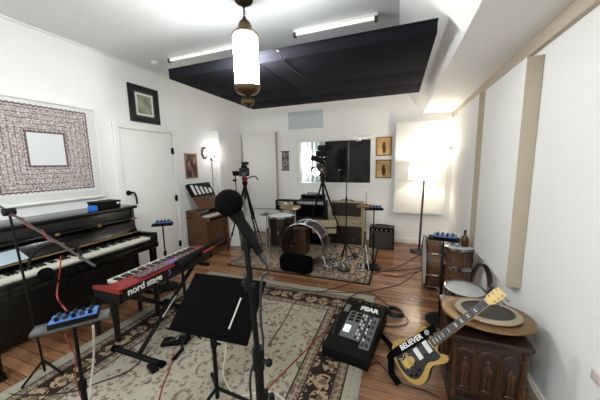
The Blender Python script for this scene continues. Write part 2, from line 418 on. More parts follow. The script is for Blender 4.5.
# black acoustic cloud hung under the ceiling
CX0, CX1, CY0, CY1, CZ0, CZ1 = -2.19, .228, 2.13, 3.78, 2.42, 2.515
cl = thing('acoustic_cloud', 'big black cloth-covered acoustic cloud hung below the ceiling', 'ceiling panel', (-1, 3, CZ0))
xs = [CX0, -1.16, CX1]; ys = [CY0, CY0+.78, CY0+1.22, CY1]
for i in range(2):
    for j in range(3):
        obj('cloud_panel', bb(B(), xs[i]+.003, xs[i+1]-.003, ys[j]+.003, ys[j+1]-.003, CZ0, CZ1-.012, .007), M['cloud'], cl)
obj('cloud_frame', bb(B(), CX0, CX1, CY0, CY1, CZ1-.012, CZ1, .002), M['cloud'], cl)
for x in (-1.9, -.1):
    for y in (3.3, 3.6):
        w = B(); rod(w, (x, y, CZ1), (x, y, ZC), .003, n=6); obj('hanging_wire', w, M['steel'], cl)
p0 = fl(278, 49, 2.52)
w = B(); tube(w, [fl(276, 50, 2.53), fl(279, 52, 2.415), fl(284, 61, 2.412), fl(296, 72, 2.412), fl(305, 78, 2.412)], .005); 
obj('cable', w, M['cableblack'], cl)
# ceiling tubes
for x0, x1, lab in ((-1.07, -.22, 'white tube light on ceiling behind cloud front edge, right of pendant'), (-2.80, -1.62, 'white tube light on ceiling above cloud corner, left of pendant')):
    t = thing('tube_light', lab, 'ceiling light', ((x0+x1)/2, 2.75, ZC), 0, 'ceiling tube lights')
    w = B(); rod(w, (x0+.03, 2.75, 2.895), (x1-.03, 2.75, 2.895), .013); obj('lamp_tube', w, M['tube'], t)
    obj('housing', bb(B(), x0, x1, 2.74, 2.76, 2.91, ZC, .004), M['trim'], t)
    for xx in (x0+.015, x1-.015): obj('end_cap', bb(B(), xx-.015, xx+.015, 2.73, 2.77, 2.865, 2.91, .003), M['steel'], t)
p = fl(147, 64, ZC); w = B(); lathe(w, [(0, -.035), (.045, -.03), (.055, 0)], (p.x+.15, p.y, ZC), 24); solo('smoke_detector', w, M['trim'], 'small round white detector on ceiling near left wall', 'smoke detector', loc=(p.x+.15, p.y, ZC))

# ------------------------------------------------------------------ pendant lamp
PX, PY = -1.205, 2.0
t = thing('pendant_lamp', 'glowing frosted glass cylinder pendant with dark brass caps', 'pendant lamp', (PX, PY, ZC))
w = B(); lathe(w, [(0, -.115), (.04, -.11), (.07, -.09), (.085, -.05), (.088, 0), (0, 0)], (PX, PY, ZC), 32); obj('canopy', w, M['brass'], t)
for k in range(4):
    w = B(); torus(w, (PX, PY, 2.815-k*.022), .010, .003, (1, 0, 0) if k % 2 else (0, 1, 0), 14, 6, ry=.016); obj('chain_link', w, M['brass'], t)
w = B(); lathe(w, [(0, 2.745), (.012, 2.74), (.02, 2.72), (.042, 2.70), (.055, 2.67), (.060, 2.635), (.085, 2.625), (.103, 2.610), (.105, 2.598), (0, 2.598)], (PX, PY, 0), 40); obj('top_cap', w, M['brass'], t)
w = B(); prof = [(.05, 2.60), (.085, 2.595), (.097, 2.57), (.099, 2.5), (.099, 2.26), (.097, 2.20), (.08, 2.165), (.05, 2.16)]
lathe(w, prof, (PX, PY, 0), 64)
for v in w.verts:
    a = math.atan2(v.co.y-PY, v.co.x-PX); k = 1+.012*(1 if round(a/(2*PI)*64) % 2 else -1); v.co.x = PX+(v.co.x-PX)*k; v.co.y = PY+(v.co.y-PY)*k
obj('glass_shade', w, M['glow'], t)
w = B(); lathe(w, [(0, 2.20), (.103, 2.20), (.105, 2.185), (.095, 2.16), (.07, 2.142), (.03, 2.13), (.02, 2.12), (.045, 2.105), (.058, 2.085), (.05, 2.06), (.025, 2.045), (.01, 2.03), (0, 2.02)], (PX, PY, 0), 40); obj('finial', w, M['brass'], t)
for zz in (2.605, 2.195):
    w = B()
    for k in range(32):
        a = 2*PI*k/32; ball(w, (PX+.103*math.cos(a), PY+.103*math.sin(a), zz-.012 if zz > 2.4 else zz+.010), .0075, 1, (1, 1, 1.6))
    obj('beaded_rim', w, M['brass'], t)
def point(name, loc, power, col=(1, .95, .88), r=.05):
    l = bpy.data.lights.new(name, 'POINT'); l.energy = power; l.color = col; l.shadow_soft_size = r
    o = bpy.data.objects.new(name, l); COL.objects.link(o); o.location = loc; return o

# floor lamp
LX, LY = .42, 4.80
t = thing('floor_lamp', 'lit floor lamp with white drum shade on tall metal pole', 'floor lamp', (LX, LY, 0))
w = B(); lathe(w, [(0, 0), (.145, 0), (.15, .012), (.14, .028), (.04, .04), (.018, .07), (0, .07)], (LX-.03, LY, 0), 36); obj('base', w, M['steel'], t)
w = B(); rod(w, (LX-.03, LY, .04), (LX, LY, 1.30), .017); obj('pole', w, M['brass'], t)
w = B(); lathe(w, [(.245, 1.245), (.248, 1.25), (.235, 1.52), (.232, 1.52), (.242, 1.25)], (LX, LY, 0), 48); obj('lamp_shade', w, M['shade'], t)
w = B(); torus(w, (LX, LY, 1.247), .2475, .0035, (0, 0, 1), 48, 6); obj('shade_trim', w, M['steel'], t)
w = B(); torus(w, (LX, LY, 1.521), .2345, .0035, (0, 0, 1), 48, 6); obj('shade_trim', w, M['steel'], t)
w = B()
for k in range(3):
    a = 2*PI*k/3; rod(w, (LX, LY, 1.30), (LX+.24*math.cos(a), LY+.24*math.sin(a), 1.27), .003, n=6)
for s in (-.06, .06): rod(w, (LX+s, LY-.02, 1.15), (LX+s, LY-.02, 1.28), .002, n=6)
obj('shade_support', w, M['steel'], t)
w = B(); ball(w, (LX, LY, 1.38), .04, 2, (1, 1, 1.25)); obj('bulb', w, M['bulb'], t)

# sconces
def sconce(x, y, z, s, label, cord):
    t = thing('wall_sconce', label, 'wall lamp', (x, y, z), 0, 'wall sconces')
    w = B(); lathe(w, [(0, 0), (.03, 0), (.03, .008), (.012, .016), (0, .02)], (x, y, z-.03), 20, (s, 0, 0)); obj('back_plate', w, M['brass'], t)
    w = B(); tube(w, [(x+s*.01, y, z-.04), (x+s*.05, y, z-.065), (x+s*.085, y, z-.04), (x+s*.085, y, z)], .006); rod(w, (x+s*.085, y, z-.01), (x+s*.085, y, z+.055), .012); obj('arm', w, M['brass'], t)
    w = B(); ball(w, (x+s*.085, y, z+.085), .017, 2, (1, 1, 1.9)); obj('bulb', w, M['bulb'], t)
    if cord:
        w = B(); tube(w, [(x+s*.01, y, z-.05), (x+s*.006, y+.005, z-.3), (x+s*.006, y, z-.62), (x+s*.006, y+.03, z-.95)], .004); obj('cord', w, M['cableblack'], t)
sconce(XL, 4.21, 1.70, 1, 'small lit candle sconce on left wall beside corner panel', True)
sconce(XR, 4.90, 1.75, -1, 'small lit candle sconce on right wall near the floor lamp', False)

# ------------------------------------------------------------------ pictures on the walls
t = thing('framed_textile', 'large white framed textile with brown lace-like embroidered square border', 'wall art', (XL, 1.65, 1.71))
obj('mat_board', bb(B(), XL, XL+.03, 1.17, 2.13, 1.215, 2.215, .004), M['white'], t)
w = B()
for a in ((1.15, 1.17, 1.195, 2.235), (2.13, 2.15, 1.195, 2.235), (1.17, 2.13, 2.215, 2.235), (1.17, 2.13, 1.195, 1.215)): bb(w, XL, XL+.045, *a, .003)
obj('frame', w, M['trim'], t)
w = B(); bb(w, XL+.030, XL+.034, 1.225, 2.065, 1.285, 2.205)
bmesh.ops.transform(w, matrix=Matrix.Translation(-Vector((XL, 1.645, 1.745))), verts=w.verts[:])
o = obj('embroidery', w, textile_mat(), t, world=False); o.location = (0, -.005, .035)

def framed(name, label, cat, cx, cz, wd, ht, fw, fm, mats, wall, mat_w=0, depth=.025, group=None, glass=False):
    # wall 'L' : hangs on the left wall, 'B' : on the back wall ; cx = y or x along the wall
    def box(a0, a1, z0, z1, d0, d1, bev=.002):
        w = B()
        if wall == 'L': bb(w, XL+d0, XL+d1, cx+a0, cx+a1, cz+z0, cz+z1, bev)
        else: bb(w, cx+a0, cx+a1, YB-d1, YB-d0, cz+z0, cz+z1, bev)
        return w
    t = thing(name, label, cat, (XL, cx, cz) if wall == 'L' else (cx, YB, cz), 0, group)
    hw, hh = wd/2, ht/2
    if fw:
        w = box(-hw, -hw+fw, -hh, hh, 0, depth, .004)
        for a in ((hw-fw, hw, -hh, hh), (-hw+fw, hw-fw, hh-fw, hh), (-hw+fw, hw-fw, -hh, -hh+fw)): merge(w, box(*a, 0, depth, .004))
        obj('frame', w, fm, t)
    k = fw
    d = depth*.5
    for i, mm in enumerate(mats):
        obj(['mat_board', 'inner_mat', 'picture'][i + (3-len(mats))], box(-hw+k, hw-k, -hh+k, hh-k, 0, d+.002*i, 0), mm, t); k += mat_w
    return t
framed('framed_picture', 'dark framed grey-green picture hung above the white door', 'picture', 2.845, 2.42, .47, .50, .07, M['satin'],
       [M['grille_grey'], M['white'], art_mat('grey_green_print', ((150, 150, 128), (120, 122, 104), (168, 166, 146)), 14)], 'L', .028)
framed('poster', 'small unframed brown and black picture between door and round mirror', 'poster', 3.665, 1.547, .30, .44, .022, mat('poster_edge', (176, 140, 116), .7), [art_mat('brown_poster', ((88, 56, 44), (40, 26, 26), (150, 112, 88)), 22, (1, 1, .45))], 'L', .0, .012)
def oval(w):
    for v in w.verts: v.co.y = 4.03+(v.co.y-4.03)*.68
t = thing('wall_plate', 'small oval red-brown rimmed plate with pale centre beside sconce', 'wall decoration', (XL, 4.03, 1.785))
w = B(); lathe(w, [(.075, .012), (.085, .022), (.105, .02), (.118, .008), (.118, 0)], (XL, 4.03, 1.785), 32, (1, 0, 0)); oval(w); obj('rim', w, mat('red_brown_rim', (112, 62, 52), .45, var=.4, scale=40), t)
w = B(); lathe(w, [(0, .010), (.078, .014), (.078, 0)], (XL, 4.03, 1.785), 32, (1, 0, 0)); oval(w); obj('centre', w, art_mat('pink_white_plate', ((222, 210, 206), (196, 150, 142), (228, 224, 220)), 22), t)
for z, lab in ((1.846, 'upper of two small gold framed pictures beside the control room window'), (1.424, 'lower of two small gold framed pictures beside the control room window')):
    t = framed('gold_picture', lab, 'picture', -.258, z, .285, .35, .02, mat('dull_gold_frame', (120, 92, 58), .5, .2),
           [art_mat('gold_ground', ((196, 156, 98), (176, 136, 82), (208, 170, 112)), 10)], 'B', 0, .02, 'gold framed pictures')
    w = B(); ball(w, (-.255, YB-.012, z+.05), .028, 2, (1, .12, 1.1)); ball(w, (-.25, YB-.012, z-.045), .045, 2, (.8, .1, 1.9)); ball(w, (-.275, YB-.012, z-.01), .03, 2, (.5, .1, 1.9)); obj('painted_figure', w, mat('dark_figure', (62, 40, 28), .7), t)
t = thing('hanging_scroll', 'small dark patterned fabric banner hung left of the control room window', 'wall hanging', (-2.29, YB, 1.40))
w = B(); bb(w, -2.375, -2.21, YB-.008, YB-.002, 1.42, 1.82); bmesh.ops.transform(w, matrix=Matrix(), verts=w.verts[:]); obj('cloth', w, art_mat('banner_print', ((78, 66, 66), (150, 140, 134), (46, 40, 42)), 16), t)
for z in (1.42, 1.82):
    w = B(); rod(w, (-2.395, YB-.01, z), (-2.19, YB-.01, z), .010); obj('rod', w, M['satin'], t)

# ------------------------------------------------------------------ rugs
BRX0, BRX1, BRY0, BRY1 = -2.54, -.20, -1.3, 2.95
bands = [(.11, (153, 148, 132), (137, 130, 116), 20, .25), (.18, (139, 125, 107), (84, 65, 53), 18, .45), (.37, (46, 36, 31), (160, 137, 111), 6.6, .46), (.45, (146, 132, 114), (84, 65, 53), 18, .45)]
rc = ((BRX0+BRX1)/2, (BRY0+BRY1)/2, 0)
solo('area_rug', bb(B(), BRX0, BRX1, BRY0, BRY1, 0.001, .012, .003), rug_mat('large_rug', (BRX1-BRX0)/2, (BRY1-BRY0)/2, ((166, 158, 141), (108, 92, 78), (122, 98, 84)), bands), 'large beige patterned rug with dark flower border, in the foreground', 'rug', loc=rc)
rc = (-1.37, 4.02, 0)
solo('area_rug', bb(B(), -2.45, -.285, 3.23, 4.80, 0.001, .011, .003), rug_mat('drum_rug', 1.0825, .785, ((168, 150, 128), (82, 60, 50), (110, 82, 68)), [(.07, (152, 138, 120), (90, 72, 62), 20, .5), (.24, (168, 152, 130), (92, 75, 65), 9, .52)], edge=.022), 'smaller beige rug with thin black edge, under the drum kit', 'rug', loc=rc)

# ------------------------------------------------------------------ upright piano
PY0, PY1 = .78, 2.23
t = thing('upright_piano', 'glossy black upright piano against the left wall', 'piano', (-3.1, 1.5, 0))
obj('back_case', bb(B(), -3.40, -3.05, PY0, PY1, .06, 1.045, .006), M['gloss'], t)
obj('lid', bb(B(), -3.40, -2.99, PY0-.02, PY1+.025, 1.05, 1.085, .006), M['gloss'], t)
for y0, y1 in ((PY0, PY0+.04), (PY1-.04, PY1)): obj('side_panel', bb(B(), -3.38, -3.02, y0, y1, 0, 1.045, .005), M['gloss'], t)
obj('upper_panel', bb(B(), -3.05, -3.025, PY0+.045, PY1-.045, .80, 1.04, .004), M['gloss'], t)
obj('lower_panel', bb(B(), -3.05, -3.025, PY0+.045, PY1-.045, .12, .60, .004), M['satin'], t)
w = B(); bx(w, (-2.965, (PY0+PY1)/2, .865), (.016, PY1-PY0-.10, .17), Euler((0, math.radians(-22), 0)), .004); obj('fallboard', w, M['gloss'], t)
w = B(); bb(w, -3.02, -2.925, PY0+.045, PY1-.045, .935, .950, .003); o = obj('music_shelf', w, M['gloss'], t)
obj('brass_hinge', bb(B(), -2.925, -2.913, PY0+.05, PY1-.05, .772, .784, .002), M['gold'], t)
obj('keybed', bb(B(), -3.03, -2.66, PY0, PY1, .60, .665, .006), M['gloss'], t)
obj('key_slip', bb(B(), -2.69, -2.665, PY0+.05, PY1-.05, .665, .705, .003), M['gloss'], t)
for y0, y1 in ((PY0, PY0+.05), (PY1-.05, PY1)):
    w = B(); bb(w, -3.03, -2.665, y0, y1, .665, .775, .01); obj('cheek', w, M['gloss'], t)
ky0, ky1 = PY0+.07, PY1-.07; pitch = (ky1-ky0)/52
w = B(); bb(w, -2.905, -2.70, -pitch/2+.0008, pitch/2-.0008, .705, .728, .001)
bmesh.ops.transform(w, matrix=Matrix.Translation((3.1, 0, 0)), verts=w.verts[:])
k0 = obj('white_key', w, M['ivory'], t, world=False); k0.location = (0, ky0+pitch/2-1.5, 0)
for i in range(1, 52): share(k0, 'white_key', t, (0, ky0+pitch*(i+.5)-1.5, 0))
w = B(); bb(w, -2.905, -2.80, -.005, .005, .728, .742, .001)
bmesh.ops.transform(w, matrix=Matrix.Translation((3.1, 0, 0)), verts=w.verts[:])
b0 = None
for i in range(51):
    if (i % 7) in (1, 4): continue
    loc = (0, ky0+pitch*(i+1)-1.5, 0)
    if b0 is None: b0 = obj('black_key', w, M['satin'], t, world=False); b0.location = loc
    else: share(b0, 'black_key', t, loc)
for y in (PY0+.04, PY1-.04):
    w = B(); bb(w, -2.75, -2.69, y-.03, y+.03, .05, .60, .01); bb(w, -3.03, -2.67, y-.035, y+.035, 0, .055, .01); obj('leg', w, M['gloss'], t)
for (px, py) in ((58, 237), (100, 227), (133, 219)):
    q = on(px, py, 0, -2.92)
    w = B(); bb(w, -2.93, -2.915, q.y-.016, q.y+.016, .931, .954, .003); obj('latch', w, M['gold'], t)
w = B(); q = on(87, 244, 0, -2.955); 
for k in range(6): bb(w, -2.962, -2.950, q.y-.06+k*.022, q.y-.045+k*.022, q.z-.008, q.z+.006)
obj('gold_lettering', w, M['gold'], t)
# on the piano
q = on(104, 204, 0, -3.15)
t = thing('black_case', 'small black box lying on the piano lid', 'box', (-3.15, q.y, 1.085))
obj('case_body', bb(B(), -3.24, -3.05, 1.86, 2.10, 1.086, 1.15, .008), M['black'], t); obj('case_lid', bb(B(), -3.245, -3.045, 1.855, 2.105, 1.151, 1.172, .006), M['black'], t)
obj('label_patch', bb(B(), -3.046, -3.043, 2.05, 2.08, 1.13, 1.15), M['white'], t)
w = B(); bb(w, -3.09, -3.02, 1.765, 1.83, 1.086, 1.145, .012); solo('blue_box', w, M['bluecloth'], 'bright blue small packet on the piano lid beside the black box', 'box', loc=(-3.055, 1.75, 1.086))
w = B(); bx(w, (-2.86, 1.02, .86), (.15, .22, .003), Euler((0, math.radians(28), .1))); solo('sheet_music', w, M['paper'], 'pale sheet of paper standing over the left piano keys', 'paper', loc=(-2.8, 1.06, .82))

# ------------------------------------------------------------------ stage keyboard
KX0, KX1, KY0, KY1, KZ = -2.12, -1.79, 1.165, 2.15, .69
t = thing('stage_keyboard', 'red stage keyboard with white keys standing between piano and music stand', 'keyboard', ((KX0+KX1)/2, (KY0+KY1)/2, KZ-.10))
w = B(); prof = [(-.165, 0), (.165, 0), (.165, .095), (-.01, .105), (-.01, .072), (-.165, .068)]
mt = Matrix.Translation(((KX0+KX1)/2, KY0+.02, KZ-.105)) @ Matrix(((1, 0, 0, 0), (0, 0, 1, 0), (0, 1, 0, 0), (0, 0, 0, 1)))
prism(w, prof, KY1-KY0-.04, mt); obj('body', w, M['satin'], t)
for y0 in (KY0, KY1-.02):
    w = B(); mt = Matrix.Translation(((KX0+KX1)/2, y0, KZ-.105)) @ Matrix(((1, 0, 0, 0), (0, 0, 1, 0), (0, 1, 0, 0), (0, 0, 0, 1)))
    prism(w, [(-.17, .072), (.168, .072), (.168, .108), (-.02, .112), (-.17, .095)], .02, mt); obj('end_cheek', w, M['red'], t)
    w = B(); prism(w, [(-.16, .012), (.166, .0), (.166, .072), (-.16, .072)], .02, mt); obj('end_block', w, M['black'], t)
w = B(); bx(w, ((KX0+KX1)/2+.078, (KY0+KY1)/2, KZ-.0045), (.176, KY1-KY0-.04, .008), Euler((0, math.radians(3.3), 0)), .002); cp = obj('control_panel', w, M['red'], t)
ky0, ky1 = KY0+.10, KY1-.025; nk = 43; pitch = (ky1-ky0)/nk
w = B(); bb(w, -.16, -.008, -pitch/2+.0012, pitch/2-.0012, .068, .096, .0015)
kw = obj('white_key', w, M['ivory'], t, world=False); kw.location = (0, ky0+pitch/2-(KY0+KY1)/2, 0)
for i in range(1, nk): share(kw, 'white_key', t, (0, ky0+pitch*(i+.5)-(KY0+KY1)/2, 0))
w = B(); bb(w, -.105, -.008, -.006, .006, .096, .108, .0015); kb = None
for i in range(nk-1):
    if (i % 7) in (2, 6): continue
    loc = (0, ky0+pitch*(i+1)-(KY0+KY1)/2, 0)
    if kb is None: kb = obj('black_key', w, M['satin'], t, world=False); kb.location = loc
    else: share(kb, 'black_key', t, loc)
# knobs, drawbar displays and buttons on the panel
w = B(); ball(w, (0, 0, 0), .0058, 1, (1, 1, .8)); kn = None
for i in range(46):
    y = -.30+.0175*i+.004*(i % 3); x = (.035, .075, .115)[i % 3]
    loc = (x, y, .112)
    if kn is None: kn = obj('knob', w, M['silver'], t, world=False); kn.location = loc
    else: share(kn, 'knob', t, loc)
w = B(); bb(w, .02, .135, -.30, .30, .1062, .1085, .001); obj('knob_field', w, mat('grey_speckled_panel', (120, 96, 98), .5, var=.7, scale=70, c2=(30, 20, 22)), t, world=False)
w = B(); bb(w, .04, .10, -.02, .10, .109, .112, .001); obj('display', w, M['purple'], t, world=False)
# lettering on the back panel, reads from behind the instrument
mt = Matrix.Translation((KX1+.0015, KY0+.21, KZ-.048)) @ Matrix(((0, 0, 1, 0), (1, 0, 0, 0), (0, 1, 0, 0), (0, 0, 0, 1)))
obj('lettering', text_bm('nord stage', .074, .0008, mt, .95, .0015), M['white'], t)
mt = Matrix.Translation((KX1+.0015, KY0+.435, KZ-.048)) @ Matrix(((0, 0, 1, 0), (1, 0, 0, 0), (0, 1, 0, 0), (0, 0, 0, 1)))
obj('numeral', text_bm('3', .074, .0008, mt, 1, .001), M['purple'], t, label='purple numeral')
t.scale = (.84, 1, 1)
# keyboard stand (crossed legs)
ts = thing('keyboard_stand', 'black crossed leg keyboard stand on rug below the red keyboard', 'stand', (-1.94, 1.7, 0))
ftN, ftF = 1.325, 2.02
for y in (ftN, ftF):
    w = B(); rod(w, (-2.20, y, .03), (-1.67, y, .03), .021); obj('foot_bar', w, M['black'], ts)
    for x in (-2.20, -1.67):
        w = B(); rod(w, (x-.018, y, .03), (x+.022, y, .03), .0255, n=14); obj('rubber_foot', w, M['matte'], ts)
w = B(); rod(w, (-1.93, ftN, .03), (-1.93, 2.02, .56), .019); obj('leg', w, M['black'], ts)
w = B(); rod(w, (-1.97, ftF, .03), (-1.97, 1.30, .56), .019); obj('leg', w, M['black'], ts)
w = B(); rod(w, (-1.90, 1.56, .235), (-1.90, 1.72, .355), .012); obj('chrome_brace', w, M['chrome'], ts, label='shiny metal brace')
w = B(); rod(w, (-1.99, 1.67, .295), (-1.91, 1.67, .295), .04, n=20); obj('hinge_plate', w, M['black'], ts)
for y in (1.30, 2.02):
    w = B(); rod(w, (-2.14, y, .563), (-1.76, y, .563), .020); obj('support_arm', w, M['black'], ts)
# bench legs behind
tb = thing('piano_bench', 'dark wooden bench between the piano and the red keyboard', 'bench', (-2.43, 1.6, 0))
obj('seat', bb(B(), -2.60, -2.25, 1.36, 1.90, .44, .50, .015), M['matte'], tb); obj('apron', bb(B(), -2.585, -2.27, 1.39, 1.87, .37, .44, .006), M['satin'], tb)
for x in (-2.555, -2.295):
    for y in (1.42, 1.84):
        w = B(); rod(w, (x, y, .0125), (x, y, .44), .022, .032, 8); obj('leg', w, M['satin'], tb)
# sustain pedal and its clutter on the rug
q = fl(176, 344)
t = thing('sustain_pedal', 'small black foot pedal on rug in front of the music stand', 'pedal', (q.x, q.y, .012), .5)
w = B(); bx(w, (0, 0, .02), (.22, .10, .03), None, .008); obj('pedal_base', w, M['black'], t, world=False)
w = B(); bx(w, (-.03, 0, .045), (.13, .06, .014), Euler((0, math.radians(-8), 0)), .006); obj('treadle', w, M['chrome'], t, world=False)
q = fl(183, 352); w = B(); rod(w, (q.x, q.y, .03), (q.x+.02, q.y-.12, .03), .014); solo('cable_plug', w, M['black'], 'short black plug lying on the rug below the foot pedal', 'plug')
q = fl(155, 367, .02); w = B(); bx(w, (q.x, q.y-.02, .03), (.10, .05, .035), Euler((0, 0, -.3)), .008); solo('cable_tester', w, M['black'], 'tiny black box at near end of keyboard stand foot', 'box')

# ------------------------------------------------------------------ music stand
DW, DH = .47, .325
R = Matrix.Rotation(.06, 3, 'Z') @ Matrix.Rotation(.735, 3, 'X')
DM = R.to_4x4(); DM.translation = Vector((-.893, 1.08, .795))
t = thing('music_stand', 'black metal music stand with wide empty desk, near the microphone', 'music stand', (-1.0, 1.19, 0))
w = B(); bx(w, (0, 0, 0), (DW, DH, .006), None, .002); bmesh.ops.transform(w, matrix=DM, verts=w.verts[:]); obj('desk', w, M['matte'], t)
w = B(); bx(w, (0, -DH/2+.003, .018), (DW, .006, .036), None, .002); bmesh.ops.transform(w, matrix=DM, verts=w.verts[:]); obj('ledge', w, M['matte'], t)
c0 = DM @ Vector((-.03, 0, -.03))
w = B(); rod(w, c0, DM @ Vector((-.03, 0, -.003)), .03); obj('desk_bracket', w, M['black'], t)
sb = fl(218, 404)
w = B(); rod(w, (sb.x, sb.y, .05), (sb.x, sb.y, .45), .014); rod(w, (sb.x, sb.y, .40), c0, .010); obj('shaft', w, M['black'], t)
w = B(); rod(w, (sb.x, sb.y, .41), (sb.x, sb.y, .47), .021); rod(w, (sb.x, sb.y, .44), (sb.x+.05, sb.y, .44), .008); obj('clutch', w, M['black'], t)
for a in (.25, 2.4, 4.5):
    w = B(); rod(w, (sb.x, sb.y, .12), (sb.x+.26*math.cos(a), sb.y+.26*math.sin(a), .02), .011, n=8); obj('leg', w, M['black'], t)
# ------------------------------------------------------------------ vocal microphone and its stand
MC = Vector((-.437, .601, 1.446))
sx, sy = -.392, .625
t = thing('microphone_stand', 'black microphone stand rising in front of the music stand', 'microphone stand', (sx, sy, 0))
w = B(); rod(w, (sx+.020, sy, .05), (sx+.012, sy, .98), .0135); obj('lower_tube', w, M['black'], t)
w = B(); rod(w, (sx+.012, sy, .95), (sx-.012, sy, 1.335), .0085); obj('upper_tube', w, M['black'], t)
w = B(); rod(w, (sx+.012, sy, .93), (sx+.012, sy, 1.0), .018); rod(w, (sx+.012, sy, .965), (sx+.045, sy-.005, .965), .006); ball(w, (sx+.05, sy-.005, .965), .012, 2); obj('clutch', w, M['black'], t)
w = B(); rod(w, (sx-.010, sy, 1.18), (sx-.010, sy, 1.225), .013); rod(w, (sx-.03, sy, 1.20), (sx+.012, sy, 1.20), .008); obj('height_collar', w, M['black'], t)
w = B(); rod(w, (sx+.014, sy, .83), (sx+.055, sy-.005, .825), .006); rod(w, (sx+.055, sy-.005, .86), (sx+.06, sy-.005, .80), .009); rod(w, (sx+.03, sy, .86), (sx+.03, sy, .78), .010); obj('spare_clamp', w, M['black'], t)
for a in (.6, 2.7, 4.8):
    w = B(); rod(w, (sx+.005, sy, .14), (sx+.30*math.cos(a), sy+.30*math.sin(a), .012), .009, n=8); obj('leg', w, M['black'], t)
dirm = (on(252, 240, 1, .64)-MC).normalized()
w = B(); cpos = MC+dirm*.075
rod(w, cpos-dirm*.0, cpos+dirm*.055, .0165, .0175, 16); rod(w, (sx-.012, sy, 1.325), cpos+dirm*.03, .010); bx(w, (sx-.011, sy, 1.325), (.022, .026, .04), None, .005)
obj('microphone_clip', w, M['black'], t)
tm = thing('microphone', 'large black foam ball microphone in the centre foreground', 'microphone', MC)
w = B(); ball(w, MC, .0385, 4)
for v in w.verts: v.co = MC+(v.co-MC)*(1+random.uniform(-.006, .006))
obj('foam_windscreen', w, M['matte'], tm)
w = B(); rod(w, MC+dirm*.03, MC+dirm*.06, .022, .017, 20); rod(w, MC+dirm*.06, MC+dirm*.175, .0155, .0125, 20); obj('handle', w, M['black'], tm)
pc = MC+dirm*.175
w = B(); rod(w, pc, pc+dirm*.03, .0095, .0095, 16); obj('connector', w, M['steel'], tm)
w = B(); tube(w, [pc+dirm*.03, pc+dirm*.05+Vector((0, 0, -.02)), Vector((sx+.034, sy, 1.22)), Vector((sx+.026, sy, 1.1)), Vector((sx+.028, sy, 1.0)), Vector((sx-.012, sy-.014, .9)), Vector((sx-.01, sy+.0, .6)), Vector((sx-.02, sy, .2)), Vector((sx-.03, sy+.1, .02))], .0038)
solo('microphone_cable', w, M['cableblack'], 'black cable hanging from the foreground microphone down its stand', 'cable')
def on_desk(x, y, lift):
    rr = ray(x, y); nn = DM.to_3x3() @ Vector((0, 0, 1)); p0 = DM @ Vector((0, 0, .003+lift)); return EYE + rr*((p0-EYE).dot(nn)/rr.dot(nn))
w = B(); rod(w, on_desk(241, 298, .0045), on_desk(229, 329, .0045), .0042); solo('pencil', w, M['cablewhite'], 'slim white stick lying across the black music stand desk', 'stick')
w = B(); tube(w, [fl(226, 344, .22), fl(225, 356, .14), fl(223, 372, .05), fl(228, 386, .02), fl(238, 396, .018), fl(262, 392, .018), fl(276, 394, .018), fl(290, 405, .018)], .0045)
solo('white_cable', w, M['cablewhite'], 'white cable trailing down to the rug behind the music stand shaft', 'cable')

# ------------------------------------------------------------------ personal monitor mixers on stands
def mixer_station(x, y, z, ang, sc, lab_m, lab_s, base='round', tray_len=.30, knobs=4, tilt=8):
    c, s = math.cos(ang), math.sin(ang)
    ts = thing('mixer_stand', lab_s, 'stand', (x, y, 0), 0, 'stands under the blue mixers')
    w = B(); rod(w, (x, y, .02), (x, y, z*.55), .0125); rod(w, (x, y, z*.55), (x, y, z-.012), .0085); obj('pole', w, M['black'], ts)
    w = B(); rod(w, (x, y, z*.52), (x, y, z*.58), .018); obj('clutch', w, M['black'], ts)
    if base == 'round':
        w = B(); lathe(w, [(0, .0), (.12, 0), (.125, .012), (.11, .03), (.03, .05), (0, .05)], (x, y, .012), 28); obj('base', w, M['black'], ts)
    else:
        for a in (.3, 2.4, 4.5):
            w = B(); rod(w, (x, y, .16), (x+.22*math.cos(a), y+.22*math.sin(a), .02), .009, n=8); obj('leg', w, M['black'], ts)
    RT = Matrix.Translation((x, y, z)) @ Matrix.Rotation(ang, 4, 'Z') @ Matrix.Rotation(math.radians(tilt), 4, 'X')
    w = B(); bx(w, (0, 0, -.010), (tray_len, .095, .020), None, .009)
    bmesh.ops.transform(w, matrix=RT, verts=w.verts[:]); obj('tray', w, M['greyclear'] if tray_len > .29 else M['black'], ts)
    tm = thing('monitor_mixer', lab_m, 'mixer', (x, y, z), 0, 'small blue monitor mixers')
    w = B(); bx(w, (.01, 0, .010), (.19*sc, .10, .026), None, .004); bmesh.ops.transform(w, matrix=RT, verts=w.verts[:]); obj('case', w, M['black'], tm)
    w = B(); bx(w, (.01, 0, .0245), (.182*sc, .094, .004), None, .001); bmesh.ops.transform(w, matrix=RT, verts=w.verts[:]); obj('face', w, M['blue'], tm)
    for i in range(knobs):
        for j in (-.026, .022):
            xx = .01+(-.5+(i+.5)/knobs)*.16*sc
            w = B(); rod(w, (xx, j, .026), (xx, j, .044), .0095, .008, 14); bmesh.ops.transform(w, matrix=RT, verts=w.verts[:]); obj('knob', w, M['black'] if (i+j*50) % 2 < 1 else M['steel'], tm)
    w = B(); bx(w, (-.02, 0, .0272), (.12*sc, .012, .002), None); bmesh.ops.transform(w, matrix=RT, verts=w.verts[:]); obj('label_strip', w, M['steel'], tm)
q = fl(73, 320, .80)
mixer_station(q.x, q.y, .80, math.radians(52), 1.0, 'blue monitor mixer on clear tray in the lower left foreground', 'black stand holding clear grey tray, in the lower left foreground', 'legs', .30, 5, -2)
mixer_station(-2.72, 2.36, .845, math.radians(38), 1.0, 'blue monitor mixer beside the right end of the piano', 'thin black stand by the right end of the piano', 'round', .24)
mixer_station(-.30, 3.80, .90, math.radians(8), 1.0, 'blue monitor mixer beyond drum kit, before the small grey amplifier', 'black round based stand at the corner of the drum rug', 'round', .26)
